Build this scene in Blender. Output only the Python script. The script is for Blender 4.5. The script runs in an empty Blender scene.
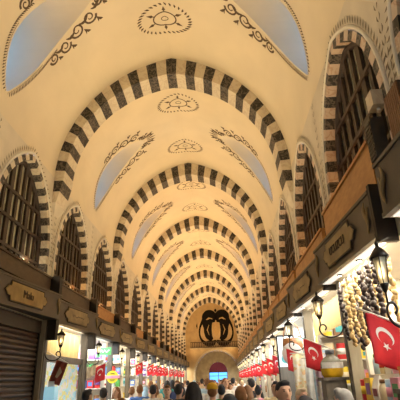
import bpy, bmesh, math, random
from mathutils import Vector, Matrix
random.seed(7)
S = bpy.context.scene
COL = S.collection
CZ = 1.75                                  # camera height; heights h(z) are given relative to it
PI = math.pi
# ------------------------------------------------------------------ materials
MATS = {}
def mat(name, col, rough=0.6, metal=0.0, var=0.12, scale=8.0, emit=None, estr=0.0, trans=0.0, bump=0.0, col2=None, alpha=1.0):
    if name in MATS: return MATS[name]
    m = bpy.data.materials.new(name); m.use_nodes = True
    nt = m.node_tree; b = nt.nodes['Principled BSDF']
    b.inputs['Roughness'].default_value = rough; b.inputs['Metallic'].default_value = metal
    b.inputs['Transmission Weight'].default_value = trans
    if var > 0:
        tc = nt.nodes.new('ShaderNodeTexCoord'); nz = nt.nodes.new('ShaderNodeTexNoise')
        nz.inputs['Scale'].default_value = scale; nz.inputs['Detail'].default_value = 5
        nt.links.new(tc.outputs['Object'], nz.inputs['Vector'])
        mx = nt.nodes.new('ShaderNodeMix'); mx.data_type = 'RGBA'
        c2 = col2 if col2 else tuple(max(0, c * (1 - var * 1.6)) for c in col)
        c1 = col if col2 else tuple(min(1, c * (1 + var)) for c in col)
        mx.inputs[6].default_value = (*c1, 1); mx.inputs[7].default_value = (*c2, 1)
        cr = nt.nodes.new('ShaderNodeMapRange'); cr.inputs[1].default_value = .3; cr.inputs[2].default_value = .7
        nt.links.new(nz.outputs['Fac'], cr.inputs[0]); nt.links.new(cr.outputs[0], mx.inputs[0])
        nt.links.new(mx.outputs[2], b.inputs['Base Color'])
        if bump > 0:
            bp = nt.nodes.new('ShaderNodeBump'); bp.inputs['Strength'].default_value = bump; bp.inputs['Distance'].default_value = .02
            nt.links.new(nz.outputs['Fac'], bp.inputs['Height']); nt.links.new(bp.outputs[0], b.inputs['Normal'])
    else:
        b.inputs['Base Color'].default_value = (*col, 1)
    if emit:
        b.inputs['Emission Color'].default_value = (*emit, 1); b.inputs['Emission Strength'].default_value = estr
    MATS[name] = m
    return m
def veined(name, base, vein, scale=9):
    m = bpy.data.materials.new(name); m.use_nodes = True; nt = m.node_tree; b = nt.nodes['Principled BSDF']
    b.inputs['Roughness'].default_value = .55
    tc = nt.nodes.new('ShaderNodeTexCoord'); nz = nt.nodes.new('ShaderNodeTexNoise'); nz.inputs['Scale'].default_value = scale
    nz.inputs['Detail'].default_value = 6; nz.inputs['Distortion'].default_value = 1.2
    rp = nt.nodes.new('ShaderNodeValToRGB'); e = rp.color_ramp.elements
    e[0].position = .44; e[0].color = (*base, 1); e[1].position = .56; e[1].color = (*base, 1)
    n = e.new(.5); n.color = (*vein, 1)
    nt.links.new(tc.outputs['Object'], nz.inputs['Vector']); nt.links.new(nz.outputs['Fac'], rp.inputs[0]); nt.links.new(rp.outputs[0], b.inputs['Base Color'])
    MATS[name] = m; return m
def wood(name, c1, c2, axis_scale=(2, 2, 18), rough=.5):
    m = bpy.data.materials.new(name); m.use_nodes = True; nt = m.node_tree; b = nt.nodes['Principled BSDF']
    b.inputs['Roughness'].default_value = rough
    tc = nt.nodes.new('ShaderNodeTexCoord'); mp = nt.nodes.new('ShaderNodeMapping'); mp.inputs['Scale'].default_value = axis_scale
    nz = nt.nodes.new('ShaderNodeTexNoise'); nz.inputs['Scale'].default_value = 2.5; nz.inputs['Detail'].default_value = 6
    rp = nt.nodes.new('ShaderNodeValToRGB'); e = rp.color_ramp.elements
    e[0].position = .3; e[0].color = (*c1, 1); e[1].position = .7; e[1].color = (*c2, 1)
    nt.links.new(tc.outputs['Object'], mp.inputs[0]); nt.links.new(mp.outputs[0], nz.inputs['Vector'])
    nt.links.new(nz.outputs['Fac'], rp.inputs[0]); nt.links.new(rp.outputs[0], b.inputs['Base Color'])
    MATS[name] = m; return m
def tiles(name, c1, c2, mortar, sx, sy, w=.5, h=.5, ms=.012):
    m = bpy.data.materials.new(name); m.use_nodes = True; nt = m.node_tree; b = nt.nodes['Principled BSDF']
    b.inputs['Roughness'].default_value = .35
    tc = nt.nodes.new('ShaderNodeTexCoord'); br = nt.nodes.new('ShaderNodeTexBrick')
    br.inputs['Color1'].default_value = (*c1, 1); br.inputs['Color2'].default_value = (*c2, 1); br.inputs['Mortar'].default_value = (*mortar, 1)
    br.inputs['Scale'].default_value = sx; br.inputs['Mortar Size'].default_value = ms; br.inputs['Brick Width'].default_value = w; br.inputs['Row Height'].default_value = h
    nt.links.new(tc.outputs['Object'], br.inputs['Vector']); nt.links.new(br.outputs['Color'], b.inputs['Base Color'])
    MATS[name] = m; return m

PLASTER = mat('vault_plaster', (.76, .655, .46), .85, var=.035, scale=1.3)
WALLP = mat('wall_plaster', (.68, .61, .47), .85, var=.06, scale=2.5)
MOULD = mat('white_moulding', (.74, .69, .57), .7, var=.05, scale=5)
PAINT = mat('ornament_paint', (.115, .075, .04), .8, var=.2, scale=20)
LEAF = mat('border_paint', (.25, .2, .12), .8, var=.2, scale=20)
BLACKST = veined('black_marble', (.022, .02, .018), (.16, .13, .10), 9)
WHITEST = veined('pale_limestone', (.66, .585, .44), (.56, .46, .33), 5)
TINTST = veined('light_tinted_limestone', (.62, .50, .38), (.5, .33, .22), 6)  # limestone with orange light put into its colour, for the right windows
ENDP = mat('end_wall_plaster', (.52, .37, .18), .8, var=.12, scale=2)
PORTAL = mat('portal_stone', (.46, .36, .2), .8, var=.15, scale=3)
DWOOD = wood('dark_window_wood', (.02, .01, .006), (.04, .02, .01))
PANE = mat('old_window_glass', (.82, .71, .5), .2, var=.4, scale=2.2)
SIGNB = mat('sign_board_brown', (.135, .11, .082), .5, var=.12, scale=4)
SIGNE = mat('sign_edge_dark', (.05, .035, .022), .5, var=.1)
PLATE = mat('gilt_name_plate', (.40, .28, .10), .45, .1, var=.18, scale=6)
PLATE2 = mat('dull_name_plate', (.33, .25, .115), .5, .05, var=.2, scale=6)
INK = mat('dark_lettering', (.06, .035, .02), .6, var=0)
GOLD = mat('gold_scroll', (.34, .25, .12), .45, .3, var=.15)
IRON = mat('black_iron', (.022, .018, .015), .45, .6, var=.1)
BLK = mat('black_bracket', (.016, .011, .008), .55, var=.1)
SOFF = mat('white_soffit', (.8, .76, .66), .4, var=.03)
LAMP = mat('lamp_panel', (1, .95, .8), .4, var=0, emit=(1, .9, .68), estr=9)
SOFFGLOW = mat('soffit_added_glow', (1, .97, .9), .4, var=0, emit=(1, .94, .82), estr=.9)  # weak emission that makes the right soffits look lit from below
LAMPC = mat('cool_lamp', (1, 1, 1), .4, var=0, emit=(.85, .95, 1), estr=9)
LGLASS = mat('lantern_glass', (.92, .83, .6), .3, var=0, trans=.75)
BULB = mat('lantern_bulb', (1, .8, .4), .4, var=0, emit=(1, .68, .3), estr=7)
AWOODL = wood('apron_wood_lit', (.42, .19, .055), (.56, .29, .09), (3, 3, 9))  # parapet wood with warm lamp light put into its orange
AWOODD = wood('apron_wood_dark', (.055, .033, .017), (.10, .062, .033), (3, 3, 9))
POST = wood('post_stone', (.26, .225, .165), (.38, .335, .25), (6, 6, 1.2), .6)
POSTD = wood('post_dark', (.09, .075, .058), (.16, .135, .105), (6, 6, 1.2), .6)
SHUT = mat('shutter_metal', (.075, .047, .03), .42, .35, var=.15, scale=3)
SHOPW = mat('shop_white', (.78, .74, .66), .6, var=.05, scale=3)
SHOPB = mat('shop_back', (.62, .55, .44), .7, var=.15, scale=3)
CREAM = mat('cream_curtain', (.60, .44, .19), .8, var=.06)
FLOORM = tiles('floor_stone', (.33, .29, .24), (.27, .24, .2), (.14, .12, .1), 1.0, 1, .6, .4)
RED = mat('flag_red', (.62, .018, .03), .7, var=.08, scale=14)
WHT = mat('flag_white', (.85, .83, .8), .7, var=0)
POLEM = mat('white_pole', (.72, .68, .6), .4, var=.05)
EMB = mat('emblem_black', (.012, .010, .008), .95, var=.1)
EMB.node_tree.nodes['Principled BSDF'].inputs['Specular IOR Level'].default_value = .1
SKIN = [mat('skin_light', (.62, .38, .26), .55, var=.06, scale=10), mat('skin_tan', (.48, .28, .18), .55, var=.06, scale=10)]
GLASSM = mat('clear_glass', (.95, .97, 1), .02, var=0, trans=1.0)
def pane_glass():
    m = bpy.data.materials.new('skylight_glass'); m.use_nodes = True; nt = m.node_tree
    out = nt.nodes['Material Output']; nt.nodes.remove(nt.nodes['Principled BSDF'])
    t = nt.nodes.new('ShaderNodeBsdfTransparent'); t.inputs[0].default_value = (.9, .94, 1, 1)
    g = nt.nodes.new('ShaderNodeBsdfGlossy'); g.inputs['Roughness'].default_value = .1
    mx = nt.nodes.new('ShaderNodeMixShader'); mx.inputs[0].default_value = .08
    nt.links.new(t.outputs[0], mx.inputs[1]); nt.links.new(g.outputs[0], mx.inputs[2]); nt.links.new(mx.outputs[0], out.inputs[0])
    MATS['skylight_glass'] = m; return m
SKYG = pane_glass()
PAL = {'red': (.6, .03, .03), 'orange': (.85, .32, .03), 'yellow': (.85, .62, .05), 'green': (.08, .35, .1), 'blue': (.08, .2, .55), 'pale blue': (.45, .65, .8),
       'pink': (.8, .35, .45), 'white': (.82, .8, .76), 'cream': (.75, .63, .4), 'brown': (.22, .1, .04), 'black': (.03, .03, .035), 'grey': (.3, .3, .31),
       'navy': (.03, .045, .13), 'maroon': (.25, .03, .05), 'purple': (.25, .1, .35), 'teal': (.05, .3, .32), 'beige': (.55, .43, .29), 'olive': (.2, .2, .09), 'mustard': (.7, .42, .02)}
def cmat(c): return mat('paint_' + c.replace(' ', '_'), PAL[c], .5, var=.1, scale=9)
def fmat(c): return mat('fabric_' + c.replace(' ', '_'), PAL[c], .85, var=.14, scale=14)
# ------------------------------------------------------------------ mesh builder
class MB:
    def __init__(s): s.v = []; s.f = []; s.m = []; s.sm = []
    def add(s, vs, fs, mi=0, smooth=False):
        o = len(s.v); s.v += [tuple(p) for p in vs]
        for f in fs: s.f.append(tuple(o + i for i in f)); s.m.append(mi); s.sm.append(smooth)
        return s
    def box(s, x0, x1, y0, y1, z0, z1, mi=0):
        if x0 > x1: x0, x1 = x1, x0
        if y0 > y1: y0, y1 = y1, y0
        if z0 > z1: z0, z1 = z1, z0
        return s.add([(x0, y0, z0), (x1, y0, z0), (x1, y1, z0), (x0, y1, z0), (x0, y0, z1), (x1, y0, z1), (x1, y1, z1), (x0, y1, z1)],
              [(0, 3, 2, 1), (4, 5, 6, 7), (0, 1, 5, 4), (1, 2, 6, 5), (2, 3, 7, 6), (3, 0, 4, 7)], mi)
    def quad(s, a, b, c, d, mi=0): return s.add([a, b, c, d], [(0, 1, 2, 3)], mi)
    def tube(s, pts, r, n=8, mi=0, caps=True):
        pts = [Vector(p) for p in pts]; k = len(pts)
        rs = r if isinstance(r, (list, tuple)) else [r] * k
        vs = []; fs = []
        t0 = (pts[1] - pts[0]).normalized(); up = Vector((0, 0, 1)) if abs(t0.z) < .9 else Vector((1, 0, 0))
        nrm = t0.cross(up).normalized()
        for i, p in enumerate(pts):
            t = (pts[min(i + 1, k - 1)] - pts[max(i - 1, 0)])
            if t.length < 1e-9: t = t0
            t.normalize(); nrm = (nrm - t * nrm.dot(t))
            if nrm.length < 1e-6: nrm = t.orthogonal()
            nrm.normalize(); b = t.cross(nrm)
            for j in range(n):
                a = 2 * PI * j / n; vs.append(p + (nrm * math.cos(a) + b * math.sin(a)) * rs[i])
        for i in range(k - 1):
            for j in range(n):
                fs.append((i * n + j, i * n + (j + 1) % n, (i + 1) * n + (j + 1) % n, (i + 1) * n + j))
        s.add(vs, fs, mi, True)
        if caps:
            o = len(s.v) - len(vs)
            s.f.append(tuple(o + j for j in range(n - 1, -1, -1))); s.m.append(mi); s.sm.append(False)
            s.f.append(tuple(o + (k - 1) * n + j for j in range(n))); s.m.append(mi); s.sm.append(False)
        return s
    def lathe(s, prof, c=(0, 0, 0), n=16, mi=0, smooth=True, rot=0):
        vs = []; fs = []; k = len(prof)
        for r, z in prof:
            for j in range(n):
                a = 2 * PI * j / n + rot; vs.append((c[0] + r * math.cos(a), c[1] + r * math.sin(a), c[2] + z))
        for i in range(k - 1):
            for j in range(n): fs.append((i * n + j, i * n + (j + 1) % n, (i + 1) * n + (j + 1) % n, (i + 1) * n + j))
        fs.append(tuple(range(n - 1, -1, -1))); fs.append(tuple((k - 1) * n + j for j in range(n)))
        return s.add(vs, fs, mi, smooth)
    def ball(s, c, r, nu=12, nv=8, mi=0):
        rx, ry, rz = r if isinstance(r, (tuple, list)) else (r, r, r)
        vs = [(c[0], c[1], c[2] - rz)]; fs = []
        for i in range(1, nv):
            ph = -PI / 2 + PI * i / nv
            for j in range(nu):
                a = 2 * PI * j / nu; vs.append((c[0] + rx * math.cos(ph) * math.cos(a), c[1] + ry * math.cos(ph) * math.sin(a), c[2] + rz * math.sin(ph)))
        vs.append((c[0], c[1], c[2] + rz)); last = len(vs) - 1
        for j in range(nu): fs.append((0, 1 + (j + 1) % nu, 1 + j)); fs.append((last, 1 + (nv - 2) * nu + j, 1 + (nv - 2) * nu + (j + 1) % nu))
        for i in range(nv - 2):
            for j in range(nu): fs.append((1 + i * nu + j, 1 + i * nu + (j + 1) % nu, 1 + (i + 1) * nu + (j + 1) % nu, 1 + (i + 1) * nu + j))
        return s.add(vs, fs, mi, True)
    def prism(s, poly, fn, t0, t1, mi=0):
        n = len(poly); vs = [fn(p[0], p[1], t0) for p in poly] + [fn(p[0], p[1], t1) for p in poly]
        fs = [tuple(range(n - 1, -1, -1)), tuple(range(n, 2 * n))] + [(i, (i + 1) % n, n + (i + 1) % n, n + i) for i in range(n)]
        return s.add(vs, fs, mi)
    def ribbon(s, pts2, w, fn, mi=0):
        k = len(pts2); L = []; R = []
        for i in range(k):
            a = pts2[max(i - 1, 0)]; b = pts2[min(i + 1, k - 1)]
            dx, dy = b[0] - a[0], b[1] - a[1]; l = math.hypot(dx, dy) or 1
            ww = (w[i] if isinstance(w, (list, tuple)) else w) / 2
            L.append(fn(pts2[i][0] - dy / l * ww, pts2[i][1] + dx / l * ww)); R.append(fn(pts2[i][0] + dy / l * ww, pts2[i][1] - dx / l * ww))
        return s.add(L + R, [(i, i + 1, k + i + 1, k + i) for i in range(k - 1)], mi)
    def mesh(s, name, mats):
        me = bpy.data.meshes.new(name); me.from_pydata(s.v, [], s.f)
        for m in (mats if isinstance(mats, (list, tuple)) else [mats]): me.materials.append(m)
        me.polygons.foreach_set('material_index', s.m); me.polygons.foreach_set('use_smooth', s.sm)
        me.validate(); me.update(); return me
    def build(s, name, mats, parent=None, loc=(0, 0, 0)):
        me = s.mesh(name, mats)
        bm = bmesh.new(); bm.from_mesh(me); bmesh.ops.recalc_face_normals(bm, faces=bm.faces); bm.to_mesh(me); bm.free()
        return put(name, me, parent, loc)
def put(name, me, parent=None, loc=(0, 0, 0), rz=0):
    o = bpy.data.objects.new(name, me); COL.objects.link(o); o.location = loc; o.rotation_euler = (0, 0, rz)
    if parent: o.parent = parent
    return o
def empty(name, loc=(0, 0, 0), rz=0):
    o = bpy.data.objects.new(name, None); COL.objects.link(o); o.location = loc; o.rotation_euler = (0, 0, rz); o.empty_display_size = .1
    return o
def tag(o, label, cat, group=None):
    o['label'] = label; o['category'] = cat
    if group: o['group'] = group
    return o
def struct(o): o['kind'] = 'structure'; return o
def kids(o): return [c for c in o.children]
def copy_tree(o, parent=None):
    c = o.copy(); COL.objects.link(c)
    if parent: c.parent = parent
    for ch in kids(o): copy_tree(ch, c)
    return c
ORD = ['first', 'second', 'third', 'fourth', 'fifth', 'sixth', 'seventh', 'eighth', 'ninth', 'tenth', 'eleventh', 'twelfth', 'thirteenth', 'fourteenth', 'fifteenth', 'sixteenth', 'seventeenth', 'eighteenth', 'nineteenth', 'twentieth']
# ------------------------------------------------------------------ hall geometry
XC, A, E_, CROWN = -.80, 2.30, .516, 6.5
R_ = A + E_; RISE = math.sqrt(R_ * R_ - E_ * E_); ZS = CROWN - RISE; T0 = math.acos(E_ / R_)
WX = {-1: XC - A, 1: XC + A}
P = 4.946; Y0 = 7.77; YS = Y0 - 2 * P; YE = Y0 + 6.5 * P
def vault(s, y, off=0.0):                              # s = signed arc length from the crown
    sg = 1 if s >= 0 else -1; ph = T0 - abs(s) / R_
    if ph >= 0: x = XC + sg * (-E_ + (R_ - off) * math.cos(ph)); z = ZS + (R_ - off) * math.sin(ph)
    else: x = XC + sg * (A - off); z = ZS + R_ * ph
    return (x, y, z + CZ)
SMAX = R_ * T0
S_LO, S_HI = R_ * (T0 - .14), R_ * (T0 - .98)
def lens_w(u):                                         # u = 0 low tip .. 1 high tip
    if u < .42: return .43 * math.sin(u / .42 * PI / 2) ** .85
    return .43 * max(0, math.cos((u - .42) / .58 * PI / 2)) ** .6 if u < 1 else 0
US = [0, .03, .07, .12, .16, .2, .26, .33, .4, .48, .56, .64, .72, .8, .86, .91, .95, .98, 1]
cm = MB()                                              # ceiling: plaster 0, paint 1
XO = {-1: WX[-1] - .5, 1: WX[1] + .5}
skylights = []
for b in range(9):
    ya = YS + b * P; yb = min(ya + P, YE); yc = ya + P / 2; full = b < 8
    if not full: yc = (ya + yb) / 2
    for sg in (-1, 1):
        rows = [S_HI * i_ / 11 for i_ in range(12)] if full else [SMAX * i / 14 for i in range(15)]
        for i in range(len(rows) - 1):
            s0, s1 = sg * rows[i], sg * rows[i + 1]
            cm.quad(vault(s0, ya), vault(s1, ya), vault(s1, yc), vault(s0, yc)); cm.quad(vault(s0, yc), vault(s1, yc), vault(s1, yb), vault(s0, yb))
        if not full: continue
        ring_l = []; ring_r = []
        ul = [1 - q for q in US][::1]                   # from high tip (1) to low tip (0)
        for i in range(len(ul) - 1):
            u0, u1 = ul[i], ul[i + 1]
            s0, s1 = sg * (S_LO + (S_HI - S_LO) * u0), sg * (S_LO + (S_HI - S_LO) * u1); w0, w1 = lens_w(u0), lens_w(u1)
            cm.quad(vault(s0, ya), vault(s1, ya), vault(s1, yc - w1), vault(s0, yc - w0)); cm.quad(vault(s0, yc + w0), vault(s1, yc + w1), vault(s1, yb), vault(s0, yb))
        for k, q in enumerate(ul):
            s_ = sg * (S_LO + (S_HI - S_LO) * q); ring_l.append((s_, yc - lens_w(q))); ring_r.append((s_, yc + lens_w(q)))
        rows = [S_LO, S_LO + .1, S_LO + .2, S_LO + .3, SMAX]
        for i in range(4):
            s0, s1 = sg * rows[i], sg * rows[i + 1]
            cm.quad(vault(s0, ya), vault(s1, ya), vault(s1, yc), vault(s0, yc)); cm.quad(vault(s0, yc), vault(s1, yc), vault(s1, yb), vault(s0, yb))
        skylights.append((sg, b, yc, ring_l, ring_r))
        fn = lambda a_, b_: vault(a_, b_, .005)
        # painted leaf border round the light opening and scrolls at its upper end
        outline = [(sg * (S_LO + (S_HI - S_LO) * q), lens_w(q)) for q in [i / 60 for i in range(61)]]
        for ys in (-1, 1):
            for i in range(0, 34):
                q = i / 60; s_ = sg * (S_LO + (S_HI - S_LO) * q); y_ = yc + ys * (lens_w(q) + .075)
                d = .028
                cm.ribbon([(s_ - sg * d, y_ - ys * .012), (s_, y_ + ys * .02), (s_ + sg * d, y_ + ys * .03)], [.006, .026, .004], fn, 1)
                if i < 24 and b < 4:
                    cm.ribbon([(s_ - sg * .02, y_ - ys * .035), (s_ + sg * .02, y_ - ys * .035)], .008, fn, 1)
            for j, (q, rr, tw) in enumerate([(.5, .11, 1), (.63, .135, -1), (.77, .15, 1), (.9, .14, -1), (1.0, .1, 1)]):
                sc = sg * (S_LO + (S_HI - S_LO) * q); y_c = yc + ys * (lens_w(min(q, 1)) + .15 + (.02 if tw > 0 else .05))
                pts = []; ws = []
                for t in range(22):
                    f = t / 21; a_ = f * 2.9 * PI * tw * ys + (0 if tw > 0 else PI)
                    pts.append((sc + sg * math.cos(a_) * rr * (1 - .8 * f), y_c + math.sin(a_) * rr * (1 - .8 * f))); ws.append(.044 * (1 - .55 * f))
                cm.ribbon(pts, ws, fn, 1)
                qa, qb = q + .03, q + .13                # stem linking the volutes
                st = []
                for t in range(7):
                    qq = qa + (qb - qa) * t / 6
                    st.append((sg * (S_LO + (S_HI - S_LO) * qq), yc + ys * (lens_w(min(qq, 1)) + .1 + .07 * math.sin(t / 6 * PI))))
                cm.ribbon(st, [.014, .036, .055, .06, .05, .03, .012], fn, 1)
                for t in range(3):                       # leaf flicks
                    a_ = (1.0 + .5 * t)
                    cm.ribbon([(sc - sg * rr * .9, y_c + ys * rr * .5), (sc - sg * rr * (1.1 + .2 * t), y_c + ys * rr * (.9 + .1 * t)), (sc - sg * rr * (1.0 + .35 * t), y_c + ys * rr * (1.35 - .1 * t))], [.01, .042, .006], fn, 1)
        for t in range(-2, 3):                           # palmette on the tip
            s_ = sg * (S_HI - .1)
            cm.ribbon([(s_, yc + .04 * t), (s_ - sg * .14, yc + .1 * t), (s_ - sg * (.27 - .03 * abs(t)), yc + .12 * t)], [.01, .045, .006], fn, 1)
    # two medallions on the crown of each bay
    for dy in ((-1.1, 1.08) if full else ()):
        my = yc + dy
        def mf(u, v, my=my): return vault(u, my + v, .005)
        sq = .82
        for r0, rw in ((.2, .026), (.06, .016)):
            ring = [(math.cos(2 * PI * t / 32), math.sin(2 * PI * t / 32)) for t in range(33)]
            cm.ribbon([(c * r0 * 1.12, s * r0 * sq) for c, s in ring], rw, mf, 1)
        for t in range(6):
            a_ = 2 * PI * t / 6 + PI / 6; c, s = math.cos(a_), math.sin(a_)
            cm.ribbon([(c * r * 1.12, s * r * sq) for r in (.205, .235, .265, .30, .36)], [.02, .022, .07, .045, .004], mf, 1)
        n = 34
        for t in range(n):
            a_ = 2 * PI * t / n; c, s = math.cos(a_), math.sin(a_)
            cm.ribbon([(c * .40 * 1.17 - s * .02, (s * .40 + c * .02) * sq), (c * .44 * 1.17, s * .44 * sq), (c * .475 * 1.17 + s * .035, (s * .475 - c * .035) * sq)], [.012, .042, .006], mf, 1)
ceil = struct(cm.build('ceiling', [PLASTER, PAINT]))
# light wells with their glass
wn = 0
for sg, b, yc, rl, rr in skylights:
    w = MB(); ring = rl + rr[::-1]
    inner = [vault(*p) for p in ring]; outer = [(XO[sg], p[1], p[2]) for p in inner]
    n = len(ring)
    w.add(inner + outer, [(i, (i + 1) % n, n + (i + 1) % n, n + i) for i in range(n)], 0)
    wn += 1
    root = struct(w.build('window_%d' % wn, [PLASTER]))
    g = MB(); k = len(rl)
    pl = [(XO[sg] - sg * .02, p[1], vault(*p)[2]) for p in rl]; pr = [(XO[sg] - sg * .02, p[1], vault(*p)[2]) for p in rr]
    g.add(pl + pr, [(i, i + 1, k + i + 1, k + i) for i in range(k - 1)], 0)
    g.build('pane', SKYG, root)
    fr = MB(); zt = vault(*rl[0])[2]; zb = vault(*rl[-1])[2]
    fr.box(XO[sg] - sg * .06, XO[sg] - sg * .03, yc - .012, yc + .012, zb, zt)
    fr.box(XO[sg] - sg * .06, XO[sg] - sg * .03, yc - .42, yc + .42, zb + .55, zb + .575)
    fr.build('window_frame', MOULD, root)
# striped transverse arches
Ai = A - .19; apI = RISE - .41; Ei = (apI ** 2 - Ai ** 2) / (2 * Ai); Ri = Ai + Ei; Ti = math.acos(Ei / Ri); LEG = .52
def rib_pt(f, inner):                                   # f in -1..1, 0 at the crown
    sg = 1 if f >= 0 else -1; g = abs(f); arcL = R_ * T0; tot = arcL + LEG; d = g * tot
    a_, e_, r_, t_ = (Ai, Ei, Ri, Ti) if inner else (A + .03, E_, R_ + .03, T0)
    if d <= arcL:
        ph = t_ * (1 - d / arcL); return (XC + sg * (-e_ + r_ * math.cos(ph)), ZS + r_ * math.sin(ph) + CZ)
    q = (d - arcL) / LEG; w = a_ if not inner else a_ + .11 * q
    return (XC + sg * w, ZS - (d - arcL) + CZ)
NST = 39
rm = MB()
for i in range(NST):
    f0, f1 = -1 + 2 * i / NST, -1 + 2 * (i + 1) / NST; mi = 0 if i % 2 == 1 else 1
    fs = [f0, (f0 + f1) / 2, f1]
    if f0 < 0 < f1: fs = [f0, 0, f1]
    jj = random.uniform(-.006, .006)
    for a_, b_ in zip(fs, fs[1:]):
        o0, o1, i0, i1 = rib_pt(a_, 0), rib_pt(b_, 0), rib_pt(a_, 1), rib_pt(b_, 1)
        y_a, y_b = -.25 + jj, .25 + jj
        rm.quad((o0[0], y_a, o0[1]), (o1[0], y_a, o1[1]), (i1[0], y_a, i1[1]), (i0[0], y_a, i0[1]), mi)
        rm.quad((i0[0], y_a, i0[1]), (i1[0], y_a, i1[1]), (i1[0], y_b, i1[1]), (i0[0], y_b, i0[1]), mi)
        rm.quad((o0[0], y_b, o0[1]), (i0[0], y_b, i0[1]), (i1[0], y_b, i1[1]), (o1[0], y_b, o1[1]), mi)
for f in (-1, 1):
    o0, i0 = rib_pt(f, 0), rib_pt(f, 1)
    rm.quad((o0[0], -.25, o0[1]), (i0[0], -.25, i0[1]), (i0[0], .25, i0[1]), (o0[0], .25, o0[1]), 1)
    rm.add([(o0[0], -.25, o0[1]), (i0[0], -.25, i0[1]), (i0[0], .25, i0[1]), (o0[0], .25, o0[1]), (o0[0], -.02, o0[1] - .3), (o0[0], .02, o0[1] - .3)],
           [(0, 1, 4), (1, 2, 5, 4), (2, 3, 5)], 2)
ribme = rm.build('trim_1', [BLACKST, WHITEST, WALLP]); struct(ribme); ribme.location = (0, Y0 - P, 0)
for k in range(0, 7):
    c = ribme.copy(); c.name = 'trim_%d' % (k + 2); COL.objects.link(c); c.location = (0, Y0 + k * P, 0)
# ------------------------------------------------------------------ side walls and arched windows
PW = P / 2; HW = 1.08; EW = .5; SILL = 1.72; SPR = 2.2; WB = 1.045
def arch_z(dy, hw, e=EW):
    r = HW + EW - (HW - hw); x = abs(dy) + e
    return SPR + math.sqrt(max(r * r - x * x, 0))
def win_path(hw, n=12, e=EW, base=SILL):
    r = hw + e; t = math.acos(e / r); right = [(hw, base)] + [(-e + r * math.cos(t * i / n), SPR + r * math.sin(t * i / n)) for i in range(n + 1)]
    left = [(-p[0], p[1]) for p in right]
    return left + right[::-1][1:]
def resample(path, step):
    L = [0]
    for a_, b_ in zip(path, path[1:]): L.append(L[-1] + math.hypot(b_[0] - a_[0], b_[1] - a_[1]))
    n = max(2, round(L[-1] / step)); n += (n % 2 == 0); out = []
    j = 0
    for i in range(n + 1):
        d = L[-1] * i / n
        while j < len(L) - 2 and L[j + 1] < d: j += 1
        q = (d - L[j]) / max(L[j + 1] - L[j], 1e-9); out.append((path[j][0] + (path[j + 1][0] - path[j][0]) * q, path[j][1] + (path[j + 1][1] - path[j][1]) * q))
    return out
NPAN = 17
for sg in (-1, 1):
    wm = MB(); X = WX[sg]
    for i in range(NPAN):
        c = YS + PW * (i + .5) + (.12 if sg > 0 else 0); q = lambda dy, z, d=0: (X - sg * d, c + dy, z + CZ)
        ys = [HW * math.sin(PI / 2 * t / 14) for t in range(-14, 15)]
        for a_, b_ in zip(ys, ys[1:]): wm.quad(q(a_, arch_z(a_, HW)), q(b_, arch_z(b_, HW)), q(b_, ZS), q(a_, ZS))
        for s_ in (-1, 1): wm.quad(q(s_ * HW, WB), q(s_ * PW / 2, WB), q(s_ * PW / 2, ZS), q(s_ * HW, ZS))
        wm.quad(q(-HW, WB), q(HW, WB), q(HW, SILL), q(-HW, SILL))
        # moulding and painted border
        wm.tube([q(p[0], p[1], .004) for p in win_path(HW + .035, 12)], .024, 6, 1, False)
        if i < 9:
            bp = resample(win_path(HW + .105, 12, EW, 2.0), .085)
            for k in range(len(bp) - 1):
                a_, b_ = bp[k], bp[k + 1]; dx, dz = b_[0] - a_[0], b_[1] - a_[1]; l = math.hypot(dx, dz); nx, nz = -dz / l, dx / l
                m_ = ((a_[0] + b_[0]) / 2, (a_[1] + b_[1]) / 2)
                f2 = lambda u, v: q(u, v, .005)
                wm.ribbon([(m_[0] - nx * .035 - dx * .25, m_[1] - nz * .035 - dz * .25), (m_[0], m_[1]), (m_[0] + nx * .045 + dx * .2, m_[1] + nz * .045 + dz * .2)], [.006, .03, .004], f2, 2)
            for k in range(13):                            # leaf pairs up the pier beside the window
                zz = 2.05 + .13 * k
                for e in (-1, 1):
                    wm.ribbon([(-PW / 2 + .004 + e * .012, zz), (-PW / 2 + .004 + e * .032, zz + .035), (-PW / 2 + .004 + e * .03, zz + .075)], [.006, .022, .004], lambda u, v: q(u, v, .005), 2)
    struct(wm.build('wall_left' if sg < 0 else 'wall_right', [WALLP, MOULD, LEAF]))
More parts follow.
